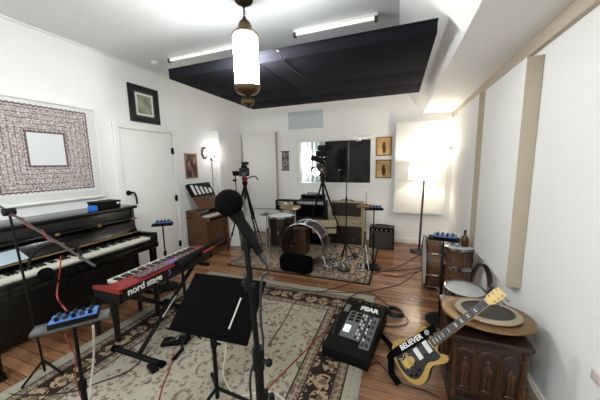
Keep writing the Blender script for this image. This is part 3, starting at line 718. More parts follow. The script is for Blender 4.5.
mixer_station(.42, 2.66, .845, math.radians(-12), 1.0, 'blue monitor mixer in front of the wooden drums', 'black round based stand in front of the wooden drums, beside guitar', 'round', .26)

# ------------------------------------------------------------------ boom stand with headphones over the piano keys
q = fl(46, 377)
bxp, byp = q.x, q.y
cl0 = on(9, 212, 1, byp); cl0 = Vector((cl0.x, byp, cl0.z)); 
t = thing('boom_stand', 'black boom stand with long arm reaching over the piano keys', 'microphone stand', (bxp, byp, 0))
w = B(); rod(w, (bxp, byp, .05), cl0, .0075); obj('pole', w, M['black'], t)
end = on(95, 266, 1, .95)
d = (end-cl0).normalized()
w = B(); rod(w, cl0-d*.18, end, .0075); obj('boom_arm', w, M['steel'], t)
w = B(); rod(w, cl0+Vector((0, -.03, 0)), cl0+Vector((0, .03, 0)), .026, n=18); obj('clutch', w, M['black'], t)
for a in (.4, 2.5, 4.6):
    w = B(); rod(w, (bxp, byp, .14), (bxp+.13*math.cos(a), byp+.13*math.sin(a), .018), .008, n=8); obj('leg', w, M['black'], t)
w = B(); pts = []
L = (end-cl0).length; uu, ww = frame_of(d)
for i in range(40):
    s = .0+i/39*.66; a = i*.42; pts.append(cl0+d*(L*s)+(uu*math.cos(a)+ww*math.sin(a))*.012)
tube(w, pts, .0035, 6); o = solo('red_cable', w, M['redcable'], 'red cable wound round the boom arm over the piano', 'cable')
hang = on(54, 244, 1, (cl0.y+end.y)/2)
t = thing('headphones', 'black headphones hanging from the boom arm in front of the piano keys', 'headphones', hang)
hc = hang+Vector((0, 0, -.10))
w = B(); torus(w, hc, .122, .009, EYE-hc, 40, 8, PI-.35, 2*PI+.35, ry=.098)
obj('headband', w, M['black'], t)
for k, (px, py) in enumerate(((46, 274), (62, 284))):
    c_ = on(px, py, 1, hc.y-.01); w = B(); lathe(w, [(0, -.02), (.034, -.02), (.042, -.008), (.042, .010), (.03, .024), (0, .024)], c_, 24, (.6, -.6, .2)); obj('ear_cup', w, M['matte'], t)
w = B(); tube(w, [on(61, 256, 1, hc.y-.02), on(60, 270, 1, hc.y-.03), on(58, 284, 1, hc.y-.04), fl(57, 296, .92), fl(62, 305, .86), fl(68, 312, .835)], .0035)
tube(w, [fl(65, 334, .76), fl(69, 345, .65), fl(75, 356, .55), fl(76, 380, .35), fl(82, 400, .15)], .0035)
solo('headphone_cable', w, M['redcable'], 'thin red cable running from the headphones to the near mixer', 'cable')
w = B(); tube(w, [fl(93, 326, .66), fl(94, 345, .50), fl(93, 365, .34), fl(89, 400, .12), fl(88, 412, .03)], .006); solo('white_lead', w, M['cablewhite'], 'white cable hanging down beside the near mixer stand', 'cable')

# ------------------------------------------------------------------ parlour organ and chime case
OX0, OX1, OY0, OY1, OZ = -3.38, -2.96, 3.42, 4.02, .76
t = thing('parlour_organ', 'small brown wooden parlour organ against the left wall', 'organ', (-3.17, 3.72, 0))
for y0, y1 in ((OY0, OY0+.03), (OY1-.03, OY1)):
    w = B(); bb(w, OX0, OX1, y0, y1, 0, OZ-.08, .006); bb(w, OX0, OX0+.30, y0, y1, OZ-.09, OZ, .006); obj('side_panel', w, M['woodbrown'], t)
obj('lower_front', bb(B(), OX1-.06, OX1-.04, OY0+.03, OY1-.03, .12, OZ-.16, .004), M['woodbrown'], t)
obj('key_shelf', bb(B(), OX0, OX1+.02, OY0-.01, OY1+.01, OZ-.11, OZ-.08, .006), M['woodbrown'], t)
obj('plinth', bb(B(), OX0, OX1, OY0-.01, OY1+.01, 0, .08, .006), M['woodbrown'], t)
obj('top_board', bb(B(), OX0, OX0+.20, OY0-.01, OY1+.01, OZ, OZ+.025, .006), M['woodbrown'], t)
for i in range(14):
    y = OY0+.05+i*.036; w = B(); bb(w, OX1-.12, OX1+.01, y, y+.033, OZ-.08, OZ-.055, .002); obj('white_key', w, M['ivory'], t)
w = B(); bx(w, (-3.145, 3.70, .915), (.020, .56, .27), Euler((0, math.radians(-30), 0)), .004); obj('music_desk', w, M['woodbrown'], t)
t = thing('chime_case', 'black case of upright white bars leaning above the organ', 'musical instrument', (-3.27, 3.66, 1.02))
RT = Matrix.Translation((-3.268, 3.69, 1.13)) @ Matrix.Rotation(math.radians(-30), 4, 'Y')
w = B(); bx(w, (0, 0, 0), (.05, .55, .24), None, .006); bmesh.ops.transform(w, matrix=RT, verts=w.verts[:]); obj('case', w, M['black'], t)
for i in range(5):
    hgt = .19-.022*i; w = B(); bx(w, (.03, -.20+i*.098, -.10+hgt/2), (.012, .05, hgt), None, .004); bmesh.ops.transform(w, matrix=RT, verts=w.verts[:]); obj('white_bar', w, M['white'], t)
w = B(); bx(w, (-2.90, 4.12, .21), (.22, .12, .42), Euler((0, 0, .3)), .03); 
for v in w.verts:
    k = 1-.5*max(0, v.co.z)/.42; v.co.x = -2.90+(v.co.x+2.90)*k; v.co.y = 4.12+(v.co.y-4.12)*k
solo('white_bag', w, M['panel'], 'white cloth bag on floor at the far end of the organ', 'bag', loc=(-2.9, 4.12, 0))

# ------------------------------------------------------------------ video cameras on tripods
def tripod(x, y, zt, feet, label, cat='tripod', name='tripod', sections=True):
    t = thing(name, label, cat, (x, y, 0))
    w = B(); rod(w, (x, y, zt-.28), (x, y, zt), .014); lathe(w, [(0, -.05), (.03, -.05), (.045, -.01), (.045, .02), (.02, .05), (0, .05)], (x, y, zt), 20); obj('centre_column', w, M['black'], t)
    for fx, fy in feet:
        a = Vector((x, y, zt-.02)); b = Vector((fx, fy, .012)); m1 = a.lerp(b, .45); m2 = a.lerp(b, .75)
        w = B(); rod(w, a, m1, .017); rod(w, m1, m2, .013); rod(w, m2, b, .009); rod(w, a.lerp(b, .43), a.lerp(b, .47), .021); rod(w, a.lerp(b, .73), a.lerp(b, .77), .018)
        lg = obj('leg', w, M['black'], t)
        w = B(); ball(w, b+Vector((0, 0, .006)), .017, 2); obj('rubber_foot', w, M['matte'], lg)
    return t
def video_camera(c, yaw, label, big=False):
    t = thing('video_camera', label, 'camera', c)
    RT = Matrix.Translation(c) @ Matrix.Rotation(yaw, 4, 'Z')
    def part(n, w, m_): bmesh.ops.transform(w, matrix=RT, verts=w.verts[:]); return obj(n, w, m_, t)
    w = B(); bx(w, (0, 0, .10), (.16, .24, .14), None, .02); bx(w, (0, .03, .19), (.10, .14, .05), None, .015); part('camera_body', w, M['black'])
    w = B(); lathe(w, [(0, 0), (.055, 0), (.06, .06), (.07, .10), (.07, .13), (.05, .13), (.045, .10), (0, .09)], (0, -.12, .10), 28, (0, -1, 0)); part('lens', w, M['gloss'])
    w = B(); tube(w, [(0, -.10, .17), (0, -.10, .235), (0, .10, .235), (0, .12, .17)], .014); part('carry_handle', w, M['black'])
    w = B(); lathe(w, [(0, 0), (.035, 0), (.05, .02), (.05, .06), (.03, .08), (0, .08)], (0, 0, -.06), 20); part('fluid_head', w, M['red'] if not big else M['black'])
    w = B(); tube(w, [(.05, .05, -.01), (.16, .12, .02), (.22, .2, -.05)], .010); part('pan_handle', w, M['black'])
    w = B(); bx(w, (-.14, -.02, .08), (.10, .06, .08), Euler((0, 0, .4)), .01); part('viewfinder', w, M['black'])
    w = B(); bx(w, (.02, -.02, .245), (.12, .05, .05), None, .012); part('top_microphone', w, M['black'])
    return t, part
tripod(-2.44, 3.83, 1.24, [(-2.0, 3.53), (-2.86, 3.82), (-2.42, 4.30)], 'black tripod carrying the left camera, by the white corner panels')
video_camera((-2.44, 3.83, 1.33), .5, 'black video camera with red head on the left tripod')
tripod(-1.235, 4.44, 1.28, [(-1.62, 4.47), (-.80, 4.42), (-1.215, 4.60)], 'tall black tripod in front of the control room window')
_, part = video_camera((-1.245, 4.43, 1.375), .2, 'bulky black video camera rig silhouetted against the window', True)
w = B(); bx(w, (0, .02, .34), (.20, .16, .10), None, .02); bx(w, (.05, 0, .44), (.24, .14, .09), None, .03); rod(w, (0, 0, .25), (0, 0, .45), .02); part('rig_top', w, M['black'])
w = B(); bx(w, (-.08, -.04, .25), (.22, .12, .09), Euler((0, .3, 0)), .02); part('rig_monitor', w, M['black'])
w = B(); bx(w, (.06, -.13, .03), (.05, .02, .05), None, .005); part('red_tally', w, M['red'])
q = on(316, 172, 1, 4.27)
t = thing('round_light', 'bright white round lamp on the central camera rig', 'lamp', q)
w = B(); lathe(w, [(0, .02), (.048, .015), (.062, 0), (.048, -.015), (0, -.02)], q, 28, (.1, -1, .05)); obj('diffuser', w, M['bulb'], t)
w = B(); rod(w, q+Vector((0, .02, 0)), Vector((-1.245, 4.36, 1.46)), .012); obj('arm', w, M['black'], t)

# thin light stand behind the left camera
q = on(235, 172, 1, 4.5)
t = thing('light_stand', 'thin black clamp stand just left of the left camera', 'stand', (q.x, 4.5, 0))
w = B(); rod(w, (q.x+.03, 4.5, .05), (q.x, 4.5, q.z), .010); obj('pole', w, M['black'], t)
w = B(); bx(w, (q.x, 4.5, q.z), (.12, .04, .035), None, .006); bx(w, (q.x-.02, 4.5, q.z-.17), (.07, .04, .04), None, .006); obj('clamp', w, M['black'], t)
for a in (.4, 2.5, 4.6):
    w = B(); rod(w, (q.x+.03, 4.5, .2), (q.x+.03+.2*math.cos(a), 4.5+.2*math.sin(a), .012), .008, n=8); obj('leg', w, M['black'], t)
# central straight microphone stand
q = fl(346, 261)
t = thing('straight_stand', 'tall thin black straight stand before the cream amplifiers', 'microphone stand', (q.x, q.y, 0))
w = B(); rod(w, (q.x, q.y, .05), (q.x-.0, q.y, 1.0), .010); rod(w, (q.x, q.y, 1.0), (q.x, q.y, 1.66), .007); obj('pole', w, M['black'], t)
w = B(); rod(w, (q.x, q.y, .96), (q.x, q.y, 1.03), .015); rod(w, (q.x, q.y, 1.52), (q.x, q.y, 1.60), .013); obj('clutch', w, M['black'], t)
for a in (.2, 2.3, 4.4):
    w = B(); rod(w, (q.x, q.y, .30), (q.x+.16*math.cos(a), q.y+.16*math.sin(a), .02), .010, n=8); obj('leg', w, M['black'], t)

# ------------------------------------------------------------------ amplifiers
def amp(x0, x1, y0, y1, z0, z1, shell, grille, label, panel_h=.07, panel=None, knobs=5, name='guitar_amplifier', handle=True, group=None, gtop=None):
    t = thing(name, label, 'amplifier', ((x0+x1)/2, (y0+y1)/2, z0), 0, group)
    obj('cabinet', bb(B(), x0, x1, y0+.012, y1, z0, z1, .012), shell, t)
    w = B(); e = .03
    bb(w, x0, x0+e, y0, y0+.02, z0, z1, .006); bb(w, x1-e, x1, y0, y0+.02, z0, z1, .006); bb(w, x0+e, x1-e, y0, y0+.02, z0, z0+e, .006); bb(w, x0+e, x1-e, y0, y0+.02, z1-e*.6, z1, .006); obj('front_rim', w, shell, t)
    obj('grille', bb(B(), x0+e, x1-e, y0+.004, y0+.014, z0+e, z1-panel_h-.02, .002), grille, t)
    if panel:
        obj('control_panel', bb(B(), x0+e, x1-e, y0+.001, y0+.014, z1-panel_h-.015, z1-.022, .002), panel, t)
        for i in range(knobs):
            xx = x0+e+.03+(x1-x0-2*e-.06)*i/max(1, knobs-1); w = B(); rod(w, (xx, y0-.012, z1-panel_h/2-.02), (xx, y0+.002, z1-panel_h/2-.02), .009, n=12); obj('knob', w, M['black'] if panel != M['black'] else M['ivory'], t)
    if handle:
        w = B(); cx = (x0+x1)/2; tube(w, [(cx-.11, (y0+y1)/2, z1), (cx-.09, (y0+y1)/2, z1+.022), (cx+.09, (y0+y1)/2, z1+.022), (cx+.11, (y0+y1)/2, z1)], .009); obj('handle', w, M['black'], t)
    return t
amp(-1.17, -.57, 4.73, 4.92, .54, .84, M['cream'], M['grille_dark'], 'small cream amplifier stacked on the larger cream cabinet', .04, M['grille_dark'], 4, group='cream amplifiers')
amp(-1.20, -.55, 4.71, 4.94, .011, .535, M['cream'], M['grille_dark'], 'large cream cabinet with dark brown grille on the floor', .13, M['cream'], 5, handle=False, group='cream amplifiers')
amp(-.45, -.02, 4.74, 4.98, 0.0, .40, M['tolex'], M['grille_grey'], 'small black amplifier with grey grille right of the cream amplifiers', .06, M['black'], 5)
amp(-1.82, -1.24, 4.60, 4.83, .011, .52, M['tolex'], M['matte'], 'black speaker cabinet behind the kick drum, under the amplifier heads', .0, None, 0, name='speaker_cabinet', handle=False)
amp(-1.82, -1.24, 4.60, 4.83, .525, .86, M['tolex'], M['matte'], 'black combo amplifier with silver control strip behind the drums', .06, M['silver'], 6, handle=False)
amp(-1.72, -1.27, 4.62, 4.80, .865, .97, M['tolex'], M['matte'], 'small black amplifier head on top of black combo stack', .0, None, 0, name='amplifier_head')
# cream box with dark band on a black stool
t = thing('drum_stool', 'dark round stool hidden behind the kick drum', 'stool', (-1.15, 4.2, 0))
w = B(); lathe(w, [(0, .33), (.15, .33), (.165, .35), (.165, .37), (.15, .385), (0, .385)], (-1.15, 4.2, 0), 28); obj('seat', w, M['black'], t)
w = B(); rod(w, (-1.15, 4.2, .10), (-1.15, 4.2, .34), .016); obj('post', w, M['chrome'], t)
for a in (.5, 2.6, 4.7):
    w = B(); rod(w, (-1.15, 4.2, .2), (-1.15+.2*math.cos(a), 4.2+.2*math.sin(a), .022), .009, n=8); obj('leg', w, M['chrome'], t)
t = thing('cream_case', 'cream box with dark middle band standing behind the kick drum', 'case', (-1.145, 4.2, .386))
R2 = Euler((0, 0, math.radians(14)))
w = B(); bx(w, (-1.145, 4.2, .485), (.40, .20, .198), R2, .012); obj('case_body', w, M['cream'], t)
w = B(); bx(w, (-1.145, 4.2, .485), (.405, .205, .028), R2, .002); obj('dark_band', w, M['satin'], t)
w = B(); tube(w, [(-1.22, 4.18, .584), (-1.2, 4.18, .605), (-1.09, 4.21, .605), (-1.07, 4.21, .584)], .007); obj('handle', w, M['satin'], t)

# ------------------------------------------------------------------ drums
def drum(name, label, c, r, h, axis, shell, head, lugs=8, group=None, hoopm=None, cat='drum', open_front=False, legs=None, head2=None, rings=True):
    c = Vector(c); ax = Vector(axis).normalized(); u, w_ = frame_of(ax)
    t = thing(name, label, cat, c, 0, group)
    w = B(); lathe(w, [(r, 0), (r, h), (r-.008, h), (r-.008, 0), (r, 0)], c, 44, ax); obj('shell', w, shell, t)
    if not open_front:
        w = B(); lathe(w, [(0, h+.002), (r-.012, h+.004), (r+.002, h-.002), (r+.002, h-.01)], c, 44, ax); hd = obj('drum_head', w, head, t)
        w = B(); lathe(w, [(0, -.002), (r-.012, -.004), (r+.002, .002), (r+.002, .01)], c, 44, ax); obj('drum_head', w, head2 or head, t)
    for hh in (.004, h-.004):
        w = B(); lathe(w, [(r+.003, hh-.016), (r+.012, hh-.014), (r+.012, hh+.014), (r+.003, hh+.016), (r+.003, hh-.016)], c, 44, ax); obj('hoop', w, hoopm or M['chrome'], t)
    for k in range(lugs):
        a = 2*PI*k/lugs+.2; d = u*math.cos(a)+w_*math.sin(a)
        w = B(); rod(w, c+d*(r+.014)+ax*.0, c+d*(r+.014)+ax*h, .0035, n=6); rod(w, c+d*(r+.010)+ax*(h*.5-.03), c+d*(r+.010)+ax*(h*.5+.03), .011, n=8)
        for hh in (.0, h): ball(w, c+d*(r+.014)+ax*hh, .011, 1)
        obj('lug', w, M['chrome'], t)
    if legs:
        for a in legs:
            d = u*math.cos(a)+w_*math.sin(a); p = c+d*(r+.02)
            w = B(); rod(w, p+Vector((0, 0, h*.7)), Vector((p.x, p.y, .018)), .007, n=8); lg = obj('leg', w, M['chrome'], t)
    return t
# floor tom and kick of the kit
drum('floor_tom', 'dark floor tom with white head at left of the drum kit', (-1.80, 3.87, .22), .21, .485, (0, 0, 1), M['darkdrum'], M['drumhead'], 8, legs=(.6, 2.7, 4.8))
kd = drum('kick_drum', 'oxblood kick drum with chrome hoop and open front', (-1.31, 3.50, .345), .325, .34, (0, 1, 0.0), M['reddrum'], M['matte'], 10, open_front=True)
for s in (-1, 1):
    w = B(); rod(w, (-1.31+s*.30, 3.56, .22), (-1.31+s*.42, 3.44, .018), .008, n=8); obj('spur', w, M['chrome'], kd)
# pillow in front of the kick
w = B(); bx(w, (0, 0, .13), (.48, .20, .24), None, .07)
bmesh.ops.subdivide_edges(w, edges=w.edges[:], cuts=2, use_grid_fill=True)
for v in w.verts: v.co += Vector((random.uniform(-.006, .006), random.uniform(-.006, .006), random.uniform(-.004, .004)))
w.normal_update(); bmesh.ops.transform(w, matrix=Matrix.Translation((-1.33, 3.33, .006)) @ Matrix.Rotation(-.08, 4, 'Z'), verts=w.verts[:])
for v in w.verts: v.co.z = max(v.co.z, .0125)
solo('black_cushion', w, M['matte'], 'black cushion lying on rug against the kick drum', 'cushion', loc=(-1.33, 3.33, .0125))
t = thing('box_drum', 'plain brown wooden box drum seen behind the open kick drum', 'drum', (-1.56, 4.12, .0115))
obj('box', bb(B(), -1.70, -1.42, 4.0, 4.24, .0115, .45, .012), M['drumwood'], t)
obj('front_plate', bb(B(), -1.695, -1.425, 3.992, 4.0, .02, .445, .002), M['woodbrown'], t)
def cymbal_stand(x, y, z, r, lab_c, lab_s, m_=None, cup=.025, tilt=(0, 0, 1), n2=False):
    ts = thing('cymbal_stand', lab_s, 'stand', (x, y, 0), 0, 'cymbal stands')
    w = B(); rod(w, (x, y, .25), (x, y, z+.05), .007, n=10); rod(w, (x, y, .05), (x, y, z*.55), .012, n=10); obj('pole', w, M['chrome'], ts)
    w = B(); rod(w, (x, y, z*.53), (x, y, z*.58), .019); obj('clutch', w, M['chrome'], ts)
    w = B(); ball(w, (x, y, z+.05), .011, 2); obj('wing_nut', w, M['chrome'], ts)
    for a in (.9, 3.0, 5.1):
        w = B(); rod(w, (x, y, .34), (x+.2*math.cos(a), y+.2*math.sin(a), .022), .008, n=8); rod(w, (x, y, .12), (x+.12*math.cos(a), y+.12*math.sin(a), .155), .005, n=6); obj('leg', w, M['chrome'], ts)
    t = thing('cymbal', lab_c, 'cymbal', (x, y, z), 0, 'cymbals')
    for k in range(2 if n2 else 1):
        s = -1 if k else 1
        w = B(); lathe(w, [(0, s*cup), (.03, s*cup*.9), (.045, s*.008), (r, -s*.006), (r, -s*.008), (.045, s*.005), (0, s*(cup-.004))], (x, y, z-k*.03), 40, tilt); obj('plate' if not k else 'lower_plate', w, m_ or M['cymbal'], t)
    return ts
cymbal_stand(-1.83, 4.36, .77, .20, 'bronze cymbal behind the floor tom', 'chrome stand of the cymbal behind the floor tom', tilt=(.05, -.1, 1))
cymbal_stand(-2.22, 4.15, .655, .13, 'small dark cymbal at far left of the drum kit', 'chrome stand at far left of the drum kit', M['satin'], .02)
hs = cymbal_stand(-.42, 3.86, .93, .14, 'pair of small hi-hat cymbals before the cream amplifiers', 'chrome hi-hat stand at right of the drum kit', n2=True)
w = B(); rod(w, (-.42, 3.86, .9), (-.42, 3.86, 1.12), .004, n=8); obj('pull_rod', w, M['steel'], hs)
w = B(); bx(w, (-.44, 3.72, .035), (.07, .24, .012), Euler((math.radians(8), 0, .15)), .004); obj('foot_plate', w, M['chrome'], hs)
# black module with pale trim on a stand behind floor tom
t = thing('percussion_case', 'black open case with pale patterned trim above the bronze cymbal', 'case', (-1.98, 4.60, 0))
w = B(); 
for sx_ in (-.16, .16):
    for sy_ in (-.06, .06): rod(w, (-1.98+sx_, 4.60+sy_, .0115), (-1.98+sx_*.9, 4.60+sy_, .67), .012, n=8)
obj('frame_legs', w, M['black'], t)
w = B(); bb(w, -2.22, -1.80, 4.52, 4.68, .66, .87, .03); obj('case_body', w, M['black'], t)
w = B(); bx(w, (-2.0, 4.517, .80), (.32, .012, .08), None, .004); obj('pale_trim', w, art_mat('pale_trim_print', ((190, 180, 160), (60, 50, 46), (210, 204, 190)), 26), t)
# double pedals and hardware in the centre
def kick_pedal(px, py, ang, lab):
    q = fl(px, py); t = thing('drum_pedal', lab, 'drum pedal', (q.x, q.y, .012), ang, 'chrome drum pedals')
    w = B(); bx(w, (0, 0, .008), (.10, .28, .008), None, .003); obj('base_plate', w, M['chrome'], t, world=False)
    w = B(); bx(w, (0, -.02, .045), (.075, .24, .010), Euler((math.radians(14), 0, 0)), .003); obj('foot_board', w, M['chrome'], t, world=False)
    w = B(); rod(w, (-.05, .11, .01), (-.05, .11, .17), .007); rod(w, (.05, .11, .01), (.05, .11, .17), .007); rod(w, (-.06, .11, .165), (.06, .11, .165), .008); obj('yoke', w, M['chrome'], t, world=False)
    w = B(); rod(w, (0, .11, .165), (0, .02, .29), .004); ball(w, (0, .01, .30), .022, 2); obj('beater', w, M['steel'], t, world=False)
kick_pedal(335, 266, .5, 'chrome drum pedal on the rug, nearer the kick drum'); kick_pedal(353, 259, -.4, 'chrome drum pedal on the rug, nearer the straight stand')
# heap of chain-like silver cable loops between kick drum and straight stand
def heap_mat():
    g = G('mottled_metal_cable'); g.col(g.mix(g.step(g.noise(26, 1), .52, .03), rgb(20, 18, 17), rgb(215, 205, 190))); g.b.inputs['Roughness'].default_value = .4; return g.mat
w = B(); c_ = fl(326, 266)
for k in range(44):
    cx, cy = c_.x+.12+random.uniform(-.22, .26), c_.y+random.uniform(-.20, .26); r = random.uniform(.03, .09)
    torus(w, (cx, cy, .022+random.uniform(.0, .09)), r, .0055, (random.uniform(-.25, .25), random.uniform(-.25, .25), 1), 22, 5, ry=r*random.uniform(.6, 1))
o = solo('cable_heap', w, heap_mat(), 'tangled heap of metallic looking cable coils right of the kick drum', 'cables'); o['kind'] = 'stuff'
w = B(); c_ = fl(344, 271)
for k in range(4): torus(w, (c_.x, c_.y, .018+k*.008), .085-.006*k, .005, (.05*k, 0, 1), 28, 6)
solo('coiled_cable', w, M['cableblack'], 'small coil of black cable on the near right of drum rug', 'cable')

# the wooden drums by the right wall
drum('bass_drum', 'wooden bass drum on its side, hoop facing the room', (.35, 3.47, .325), .30, .15, (1, 0, 0), M['drumwood'], M['drumhead_used'], 8, hoopm=mat('dark_wood_hoop', (58, 38, 28), .4))
sn = drum('wooden_tom', 'wooden tom with white head stacked uppermost by right wall', (.665, 3.22, .40), .135, .205, (0, 0, 1), M['drumwood'], M['drumhead'], 8, group='stacked wooden drums')
drum('wooden_tom', 'wooden tom beneath the white headed one by right wall', (.665, 3.22, .02), .14, .375, (0, 0, 1), M['drumwood'], M['drumhead'], 8, group='stacked wooden drums')
sn = drum('snare_drum', 'white headed drum on stand behind the big bronze disc', (.605, 2.62, .28), .155, .11, (.02, -.03, 1), M['drumwood'], M['drumhead_used'], 8)
w = B()
for a in (.5, 2.6, 4.7):
    rod(w, (.605, 2.62, .24), (.605+.13*math.cos(a), 2.62+.13*math.sin(a), .275), .006, n=8); rod(w, (.605, 2.62, .20), (.605+.2*math.cos(a), 2.62+.2*math.sin(a), .01), .008, n=8)
rod(w, (.605, 2.62, .1), (.605, 2.62, .26), .012); obj('stand', w, M['chrome'], sn)
# items on the tom
q = on(461, 240, 2, .622)
t = thing('bottle', 'brown glass bottle standing on the uppermost wooden tom', 'bottle', (.70, 3.28, .613))
w = B(); lathe(w, [(0, 0), (.036, 0), (.040, .01), (.040, .07), (.033, .10), (.014, .125), (.013, .16), (0, .16)], (.72, 3.25, .613), 24); obj('glass_body', w, mat('brown_glass', (92, 48, 26), .12, var=.2), t)
w = B(); lathe(w, [(0, .16), (.015, .16), (.015, .178), (0, .178)], (.72, 3.25, .613), 16); obj('cap', w, M['satin'], t)
t = thing('percussion_shaker', 'silver and white hand percussion lying on the uppermost wooden tom', 'percussion', (.62, 3.2, .613))
w = B(); ball(w, (.635, 3.17, .652), .036, 2, (1, 1, 1.0)); ball(w, (.60, 3.25, .64), .028, 2, (1.2, 1, .9)); obj('shell', w, M['silver'], t)
w = B(); tube(w, [(.655, 3.15, .69), (.62, 3.16, .72), (.59, 3.18, .66), (.58, 3.2, .622)], .006); obj('handle', w, M['brass'], t)
# loose hoop leaning on wall
w = B(); lathe(w, [(.245, -.02), (.262, -.02), (.262, .02), (.245, .02), (.245, -.02)], (.795, 2.90, .275), 56, (1, .03, -.13)); solo('drum_hoop', w, mat('dark_hoop', (62, 42, 38), .4), 'dark brown wooden drum hoop leaning against the right wall', 'drum hoop', loc=(.79, 2.93, .01))

# ------------------------------------------------------------------ carved chest with discs
HX0, HX1, HY0, HY1, HZ = .35, .745, 1.70, 2.20, .50
t = thing('carved_chest', 'dark carved wooden chest with arched panels by the right wall', 'chest', ((HX0+HX1)/2, (HY0+HY1)/2, 0))
obj('body', bb(B(), HX0+.02, HX1-.02, HY0+.02, HY1-.02, .07, HZ-.05, .004), M['chestwood'], t)
w = B(); bb(w, HX0, HX1, HY0, HY1, 0, .035, .01); bb(w, HX0+.008, HX1-.008, HY0+.008, HY1-.008, .035, .075, .012); obj('plinth', w, M['chestwood'], t)
w = B(); bb(w, HX0+.006, HX1-.006, HY0+.006, HY1-.006, HZ-.055, HZ-.035, .008); bb(w, HX0-.012, HX1+.012, HY0-.012, HY1+.012, HZ-.035, HZ, .012); obj('top', w, M['chestwood'], t)
for (x, y) in ((HX0+.02, HY0+.02), (HX1-.02, HY0+.02), (HX0+.02, HY1-.02), (HX1-.02, HY1-.02)):
    w = B(); lathe(w, [(0, .075), (.020, .075), (.020, .10), (.013, .12), (.016, .26), (.013, .41), (.020, .43), (.020, .445), (0, .445)], (x, y, 0), 16); obj('corner_column', w, M['chestlight'], t)
def arch_outline(w_, h_, n=10):
    r = w_/2; pts = [(-r, 0), (r, 0), (r, h_-r)]
    for i in range(1, n): a = PI*i/n; pts.append((r*math.cos(a), h_-r+r*math.sin(a)))
    pts.append((-r, h_-r)); return pts
def arch_panel(cx, face):
    if face == 'F': mt = Matrix.Translation((cx, HY0+.0205, .12)) @ Matrix(((1, 0, 0, 0), (0, 0, -1, 0), (0, 1, 0, 0), (0, 0, 0, 1)))
    else: mt = Matrix.Translation((HX0+.0205, cx, .12)) @ Matrix(((0, 0, -1, 0), (-1, 0, 0, 0), (0, 1, 0, 0), (0, 0, 0, 1)))
    w = B(); ow = arch_outline(.106, .29); iw = arch_outline(.084, .272)
    lift = lambda p, d: mt @ Vector((p[0], p[1], d))
    tube(w, [lift(p, .004) for p in ow], .0055, 6, False, True); tube(w, [lift((p[0], p[1]+.008), .004) for p in iw], .003, 6, False, True)
    fr = obj('arch_moulding', w, M['chestlight'], t)
    w = B()   # carved figure relief
    for (x, y, rx, ry) in ((0, .215, .012, .015), (0, .16, .020, .045), (-.018, .15, .008, .03), (.018, .15, .008, .03), (-.009, .075, .010, .05), (.010, .075, .010, .05), (0, .02, .03, .012)):
        tt = bmesh.new(); bmesh.ops.create_icosphere(tt, subdivisions=2, radius=1)
        for v in tt.verts: v.co = Vector((v.co.x*rx+x, v.co.y*ry+y, v.co.z*.006+.003))
        bmesh.ops.transform(tt, matrix=mt, verts=tt.verts[:]); merge(w, tt)
    obj('carved_figure', w, M['chestlight'], fr)
for cx in (HX0+.078, HX0+.1975, HX0+.317): arch_panel(cx, 'F')
for cy in (HY0+.10, HY0+.25, HY0+.40): arch_panel(cy, 'L')
DC = (.570, 1.905); TILT = Vector((-.02, .10, 1)).normalized(); DZ0 = .524
w = B(); lathe(w, [(0, .012), (.05, .013), (.06, .030), (.18, .040), (.250, .036), (.257, .028), (.250, .022), (.19, .028), (.06, .012), (0, 0)], (DC[0], DC[1], DZ0), 64, TILT); solo('bronze_disc', w, M['discbrown'], 'large dull bronze disc lying on top of the carved chest', 'cymbal', loc=(DC[0], DC[1], HZ))
t = thing('practice_pad', 'round cream rimmed pad with dark centre on the bronze disc', 'drum pad', (DC[0]-.0, DC[1], HZ+.04))
pcx, pcy = DC[0]+.005, DC[1]-.01
w = B(); lathe(w, [(.142, .040), (.172, .041), (.182, .050), (.174, .062), (.156, .066), (.145, .062), (.142, .040)], (pcx, pcy, DZ0), 56, TILT); obj('rim', w, M['disccream'], t)
w = B(); lathe(w, [(0, .041), (.146, .041), (.146, .056), (0, .058)], (pcx, pcy, DZ0), 56, TILT); obj('pad', w, M['padgrey'], t)
w = B(); torus(w, Vector((pcx, pcy, DZ0))+TILT*.0575, .141, .004, TILT, 56, 6); obj('inner_ring', w, M['satin'], t)

# ------------------------------------------------------------------ electric guitar leaning on the chest
A = fl(392, 375, .105); Bt = Vector((.607, 1.70, .84))
u = (Bt-A).normalized(); nrm = Vector((-.28, -.80, .62)); nrm = (nrm-u*nrm.dot(u)).normalized(); vdir = u.cross(nrm).normalized()
# local frame: X = across (vdir), Y = along neck (u), Z = out of the face
GM = Matrix((vdir, u, nrm)).transposed().to_4x4(); GM.translation = A + u*.078; GM = GM @ Matrix.Scale(.92, 4)
t = thing('electric_guitar', 'gold electric guitar with black pickguard leaning on the carved chest', 'guitar', A)
def gp(name, w, m_, par=None, **k): bmesh.ops.transform(w, matrix=GM, verts=w.verts[:]); return obj(name, w, m_, par or t, **k)
half_r = [(0, 0), (.06, .002), (.115, .02), (.155, .06), (.165, .11), (.150, .16), (.120, .205), (.112, .24), (.125, .285), (.140, .33), (.135, .365), (.112, .375), (.09, .355), (.070, .335), (.045, .345), (.028, .37)]
half_l = [(-.028, .37), (-.05, .37), (-.085, .385), (-.118, .37), (-.135, .33), (-.125, .285), (-.112, .24), (-.120, .205), (-.150, .16), (-.165, .11), (-.155, .06), (-.115, .02), (-.06, .002)]
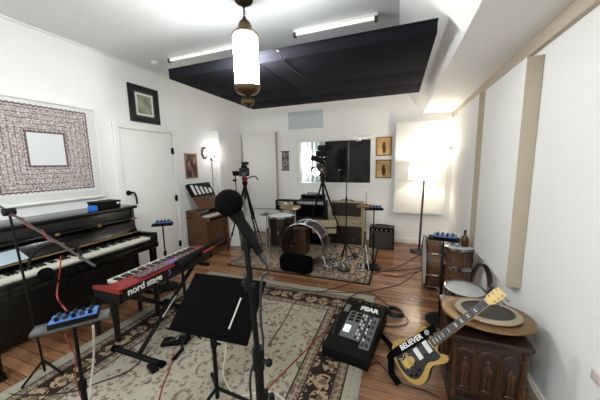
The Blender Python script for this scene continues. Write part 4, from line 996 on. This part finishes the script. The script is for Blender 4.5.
# X grows towards the side away from the strap or towards it: v points screen up-left when negative
outl = [(p.x, p.y) for p in smooth([Vector((a, b, 0)) for a, b in half_r+half_l], 3)]
gsign = 1
outl = [(x*.90, .375-(.375-y)*.95) for x, y in outl]
w = B(); prism(w, outl, .036); gp('body', w, M['guitarside'])
w = B(); prism(w, [(x*.985, .003+y*.99) for x, y in outl], .009, Matrix.Translation((0, 0, .034))); gp('gold_top', w, M['goldbody'])
pg = [(-.09, .08), (-.06, .045), (-.01, .035), (.06, .045), (.112, .085), (.115, .14), (.088, .20), (.078, .24), (.095, .29), (.09, .335), (.04, .33), (-.03, .345), (-.09, .34), (-.085, .27), (-.08, .22), (-.105, .15)]
w = B(); prism(w, [(p.x*.92, p.y) for p in smooth([Vector((a, b, 0)) for a, b in pg], 3)], .004, Matrix.Translation((0, 0, .0425))); gp('pickguard', w, M['gloss'])
for y in (.215, .30):
    w = B(); bx(w, (0, y, .052), (.075, .034, .014), None, .004); gp('pickup', w, M['white'])
w = B(); bx(w, (0, .13, .052), (.075, .022, .014), None, .004); gp('bridge', w, M['gold'])
w = B(); bx(w, (0, .075, .050), (.06, .014, .012), None, .003); gp('tailpiece', w, M['gold'])
w = B(); ball(w, (.005, .115, .0465), .036, 3, (.85, 1.35, .07)); gp('painted_emblem', w, mat('gold_emblem', (206, 170, 84), .4))
for k in range(4):
    w = B(); x0 = -.045+.024*k; tube(w, [(x0, .06+.012*k, .0475), (x0+.012, .09, .0475), (x0-.004, .12, .0475), (x0+.010, .15-.01*k, .0475)], .0016, 6); gp('white_flourish', w, M['ivory'])
for i, (x, y) in enumerate(((.075, .15), (.088, .11), (.075, .075))):
    w = B(); rod(w, (x, y, .044), (x, y, .058), .009, .008, 16); gp('knob', w, M['black'])
w = B(); prism(w, [(-.025, .33), (.025, .33), (.0185, .80), (-.0185, .80)], .030, Matrix.Translation((0, 0, .022))); gp('neck', w, M['maple'])
w = B(); prism(w, [(-.025, .34), (.025, .34), (.0185, .795), (-.0185, .795)], .006, Matrix.Translation((0, 0, .0525))); fb = gp('fretboard', w, M['fret'])
yy = .80; L0 = .62
for k in range(1, 22):
    y = .795-(L0-L0/2**(k/12))
    if y < .345: break
    hw = .0182+(.80-y)/.47*.0064
    w = B(); rod(w, (-hw, y, .0590), (hw, y, .0588), .0007, n=6); gp('fret', w, M['silver'], fb)
    if k > 1 and k not in (2,):
        y2 = .795-(L0-L0/2**((k-.5)/12)); w = B(); bx(w, (0, y2, .0588), (hw*1.25, .010 if k < 12 else .006, .001)); 
        if k in (3, 5, 7, 9, 12, 15, 17, 19, 1, 21): gp('inlay', w, M['ivory'], fb)
        else: w.free()
w = B(); bx(w, (0, .798, .056), (.043, .005, .010), None, .001); gp('nut', w, M['ivory'])
hs = [(x*.84, .80+(y-.80)*.74) for x, y in [(-.022, .80), (.022, .80), (.035, .825), (.039, .90), (.033, .950), (.012, .940), (0, .946), (-.012, .940), (-.033, .950), (-.039, .90), (-.035, .825)]]
w = B(); prism(w, hs, .016, Matrix.Translation((0, 0, .022)) @ Matrix.Rotation(-.0, 4, 'X')); hd = gp('headstock', w, M['maple'])
for s in (-1, 1):
    for k in range(3):
        y = .832+k*.028; w = B(); rod(w, (s*.020, y, .036), (s*.020, y, .050), .004, n=10); rod(w, (s*.028, y, .030), (s*.050, y, .030), .003, n=8); bx(w, (s*.055, y, .030), (.013, .013, .010), None, .004); gp('tuner', w, M['steel'], hd)
for k in range(6):
    x = -.0125*2.0*.5+(k-2.5)*.0; x = (k-2.5)*.0072
    w = B(); rod(w, (x*1.35, .13, .0605), (x, .80, .0625), .0007, n=5); gp('string', w, M['silver'])
# strap lying over the upper side of the body with its lettering
def strap_bm():
    w = B()
    ctr = [(-.085, -.04, .01), (-.090, .02, .045), (-.088, .07, .062), (-.082, .14, .066), (-.074, .22, .066), (-.067, .30, .066), (-.062, .38, .064), (-.060, .43, .052)]
    P_ = smooth([Vector(p) for p in ctr], 6); hw = .024; prev = None
    for i, p in enumerate(P_):
        d = (P_[min(i+1, len(P_)-1)]-P_[max(i-1, 0)]); d.z = 0; d.normalize(); sd = Vector((d.y, -d.x, 0))
        row = [w.verts.new(p+sd*hw), w.verts.new(p-sd*hw), w.verts.new(p-sd*hw+Vector((0, 0, -.003))), w.verts.new(p+sd*hw+Vector((0, 0, -.003)))]
        if prev:
            for j in range(4): w.faces.new((prev[j], prev[(j+1) % 4], row[(j+1) % 4], row[j]))
        else: w.faces.new(row)
        prev = row
    w.faces.new(prev[::-1]); return w
ts = thing('guitar_strap', 'black guitar strap with white lettering across the gold guitar', 'guitar strap', A)
gp('strap_band', strap_bm(), M['matte'], ts)
mt = Matrix.Translation((-.0745, .225, .0675)) @ Matrix.Rotation(PI/2-.09, 4, 'Z')
w = text_bm('BELIEVER', .046, .0006, mt, 1.05, .0012); gp('lettering', w, M['white'], ts)
w = B(); torus(w, (-.0635, .365, .0662), .014, .0015, (0, 0, 1), 24, 6); torus(w, (-.0635, .365, .0662), .006, .0015, (0, 0, 1), 16, 6); gp('round_emblem', w, M['white'], ts)
# loose end of the strap curling on the floor left of the guitar
w = B(); pth = [fl(379, 333, .015), fl(387, 341, .03), fl(393, 350, .05), fl(391, 361, .06), fl(392, 373, .04), fl(399, 384, .02)]
P_ = smooth(pth, 5); prev = None
for i, p in enumerate(P_):
    d = (P_[min(i+1, len(P_)-1)]-P_[max(i-1, 0)]).normalized(); sd = d.cross(Vector((0, -.35, 1))).normalized()
    row = [w.verts.new(p+sd*.022), w.verts.new(p-sd*.022), w.verts.new(p-sd*.022+Vector((0, 0, -.004))), w.verts.new(p+sd*.022+Vector((0, 0, -.004)))]
    if prev:
        for j in range(4): w.faces.new((prev[j], prev[(j+1) % 4], row[(j+1) % 4], row[j]))
    else: w.faces.new(row)
    prev = row
w.faces.new(prev[::-1]); obj('strap_tail', w, M['matte'], ts)

# ------------------------------------------------------------------ floor mixer / pedal console
yaw = math.radians(-9)
t = thing('digital_mixer', 'black mixing console with grey panel and lit screen on the floor', 'mixer', (-.292, 2.16, .013), yaw)
W2, L2 = .185, .345
w = B()
sec = [(-L2, 0), (L2, 0), (L2, .165), (L2-.12, .17), (-L2, .085)]
prism(w, sec, 2*W2, Matrix(((0, 0, 1, -W2), (1, 0, 0, 0), (0, 1, 0, 0), (0, 0, 0, 1)))); obj('case', w, M['black'], t, world=False)
sl = math.atan2(.085, 2*L2-.12)
def on_slope(x, y, dz=0): return Vector((x, y, .085+(y+L2)*math.tan(sl)+dz))
def slab(x0, x1, y0, y1, h, m_, name, bev=.002, **k):
    c_ = on_slope((x0+x1)/2, (y0+y1)/2, h/2); w = B(); bx(w, c_, (x1-x0, y1-y0, h), Euler((sl, 0, 0)), bev); return obj(name, w, m_, t, world=False, **k)
greyp = mat('grey_console_panel', (108, 110, 108), .45, var=.25, scale=40)
slab(-.10, .075, -.20, .13, .006, greyp, 'channel_panel'); slab(.085, .165, -.26, .12, .006, greyp, 'fader_panel')
slab(-.165, -.12, .10, .20, .006, greyp, 'side_panel')
slab(-.085, -.035, -.14, -.06, .010, M['screen'], 'screen')
for i in range(2):
    for j in range(3):
        slab(-.085+i*.06, -.045+i*.06, .0+j*.042, .028+j*.042, .009, M['black'], 'channel_display')
for i in range(3):
    for j in range(8):
        x = (.035, .060, .105)[i]+(.0 if i < 2 else .0); y = -.18+j*.038
        c_ = on_slope(x, y, .010); w = B(); rod(w, c_, c_+Vector((0, 0, .014)), .0075, .006, 10); obj('knob', w, M['white'] if (i+j) % 3 else M['black'], t, world=False)
for i in range(2):
    for j in range(5): slab(.098+i*.032, .118+i*.032, -.24+j*.07, -.205+j*.07, .012, M['steel'], 'button')
for k in range(5):
    c_ = Vector((-.12+k*.06, L2-.06, .168)); w = B(); rod(w, c_, c_+Vector((0, 0, .012)), .016, n=16); obj('socket', w, M['steel'], t, world=False)
mt = Matrix.Translation(on_slope(.055, .195, .004)) @ Matrix.Rotation(sl, 4, 'X')
obj('lettering', text_bm('FEAR', .072, .001, mt, 1.0, .004), M['white'], t, world=False)
w = B(); bx(w, on_slope(.06, .150, .002), (.12, .012, .002), Euler((sl, 0, 0))); obj('tape_strip', w, M['steel'], t, world=False)

# ------------------------------------------------------------------ cables on the floor
def cab(pix, m_, label, r=.0045, name='floor_cable', z=.006, grp=None):
    w = B(); tube(w, [fl(x, y, z if len(q_) == 0 else q_[0]) for x, y, *q_ in pix], r, 6); return solo(name, w, m_, label, 'cable', grp)
cab([(268, 346, .017), (285, 320, .017), (300, 299, .017), (345, 285, .017), (366, 276, .016), (400, 266), (420, 255), (436, 258)], M['cablebrown'], 'long dark red cable crossing both rugs toward the wooden drums')
cab([(262, 395, .017), (278, 378, .017), (300, 356, .017), (320, 336, .017), (338, 322, .02)], M['redcable'], 'red cable on rug leading to the mixing console')
cab([(159, 400, .017), (163, 385, .017), (172, 362, .017), (174, 350, .03)], M['redcable'], 'red cable running from the foot pedal toward the camera')
cab([(262, 292, .017), (290, 290, .017), (330, 292, .017), (362, 292, .017), (385, 288), (402, 283), (420, 270), (436, 264), (450, 262)], M['cableblack'], 'black cable swinging over the bare floor to the wooden drums')
cab([(372, 245), (400, 243), (418, 243), (428, 247)], M['cablebrown'], 'thin dark red cable from small amplifier past the floor lamp')
cab([(376, 272), (400, 270), (418, 268), (433, 262), (441, 259)], M['cableblack'], 'black cable from hi-hat stand to the wooden drums')
cab([(383, 275), (400, 276), (415, 272), (428, 268), (436, 262)], M['cablebrown'], 'dark red cable lying beside the black one on bare floor')
cab([(332, 335, .2), (346, 300, .05), (368, 292, .016), (390, 306), (407, 318), (404, 325), (388, 326), (376, 320)], M['cableblack'], 'black cable looping behind the mixing console')
cab([(354, 357, .03), (356, 367, .018), (368, 366), (378, 362), (384, 368), (396, 380), (410, 386), (425, 390), (440, 398)], M['cableblack'], 'black cable passing under the gold guitar')
cab([(422, 258), (424, 270), (426, 285), (429, 290), (436, 288)], M['cablebrown'], 'reddish cable looping in front of the bass drum')
cab([(0, 392, .0), (24, 395, .017), (70, 392, .017), (100, 382, .017), (130, 370, .017), (150, 350, .017)], M['cableblack'], 'black cable on rug below the red keyboard')
cab([(246, 240, .9), (236, 262, .5), (228, 278, .02), (210, 290, .017), (200, 300, .017)], M['cableblack'], 'black cable trailing on floor behind the music stand') if False else None
w = B(); c_ = fl(395, 314)
for k in range(5): torus(w, (c_.x, c_.y, .008+k*.009), .085-.004*k, .0055, (.04*k, .03, 1), 32, 6)
solo('coiled_cable', w, M['cableblack'], 'coil of black cable on bare floor beside the mixing console', 'cable')
# cream stick leaning against the chest
w = B(); rod(w, on(527, 377, 0, .772), fl(566, 447, .008), .007)
solo('cream_stick', w, M['cream'], 'cream stick leaning beside the right side of the carved chest', 'stick')
# wall socket on the right wall
q = on(600, 381, 0, XR); w = B(); bb(w, XR-.012, XR-.001, q.y-.012, q.y+.04, q.z-.02, q.z+.03, .003); solo('wall_socket', w, mat('socket_plastic', (216, 200, 196), .5), 'small pale socket plate low on the right wall', 'socket', loc=(XR, q.y, q.z))
# low black boom arm beyond the keyboard
t = thing('low_boom_arm', 'black boom arm with red tip reaching past the far end of keyboard', 'microphone stand', (-2.0, 2.3, 0))
a = on(178, 266, 0, -1.70); b_ = on(222, 238, 0, -1.60)
w = B(); rod(w, (a.x, a.y, a.z), b_, .050, .010, 10); obj('boom_arm', w, M['black'], t)
w = B(); rod(w, (a.x+.02, a.y+.04, .03), (a.x+.02, a.y+.02, a.z), .013); obj('pole', w, M['black'], t)
w = B(); c1 = on(203, 253, 0, -1.56); c2 = on(214, 247, 0, -1.54); rod(w, c1, c2, .012, n=10); obj('red_grip', w, M['red'], t)
w = B(); rod(w, c1.lerp(c2, .5), a.lerp(b_, .5), .006, n=8); obj('grip_arm', w, M['black'], t)
for k in (.5, 2.6, 4.7):
    w = B(); rod(w, (a.x+.02, a.y+.04, .12), (a.x+.02+.10*math.cos(k), a.y+.04+.10*math.sin(k), .02), .008, n=8); obj('leg', w, M['black'], t)

# ------------------------------------------------------------------ light
point('floor_lamp_light', (LX, LY, 1.46), 9, (1, .94, .86), .03)
point('sconce_light_left', (XL+.14, 4.21, 1.80), 2.1, (1, .97, .95), .03)
point('sconce_light_right', (XR-.12, 4.90, 1.86), 1.7, (1, .96, .92), .03)
point('backdrop_fill', (-1.98, YB+.17, 1.6), 12, (.95, .98, 1), .06)  # unseen light added to brighten the pale sheet behind the window
t = thing('reflection_tube', 'bright little tube added for a reflection seen in the control room window', 'ceiling light', (-.85, YB+.9, 2.3))  # glowing tube added in place of a tube reflection in the glass
q = on(355, 138, 1, YB+.9)
w = B(); rod(w, (q.x-.10, YB+.9, q.z), (q.x+.10, YB+.9, q.z), .022); obj('lamp_tube', w, M['bulb'], t)
w = B(); bb(w, q.x-.12, q.x+.12, YB+.87, YB+.93, q.z+.03, ZC, .004); obj('housing', w, M['black'], t)
# two unseen lamps added behind the camera as soft fill
for x, y, e_ in ((-2.2, -.7, 22), (-.5, -.7, 26)):
    t = thing('fill_lamp', 'added square fill lamp on the unseen rear ceiling', 'ceiling light', (x, y, ZC), 0, 'added rear fill lamps')
    w = B(); bb(w, x-.32, x+.32, y-.32, y+.32, ZC-.05, ZC, .01); obj('housing', w, M['trim'], t)
    l = bpy.data.lights.new('rear_fill', 'AREA'); l.size = .6; l.energy = e_; l.color = (.86, .95, 1)
    o = bpy.data.objects.new('rear_fill', l); COL.objects.link(o); o.location = (x, y, ZC-.06)
wd = bpy.data.worlds.new('world'); S.world = wd; wd.use_nodes = True
wd.node_tree.nodes['Background'].inputs[0].default_value = (.8, .85, .9, 1); wd.node_tree.nodes['Background'].inputs[1].default_value = .3
vs = S.view_settings; vs.view_transform = 'Standard'; vs.look = 'None'; vs.exposure = 1.0; vs.gamma = 1; vs.use_curve_mapping = False
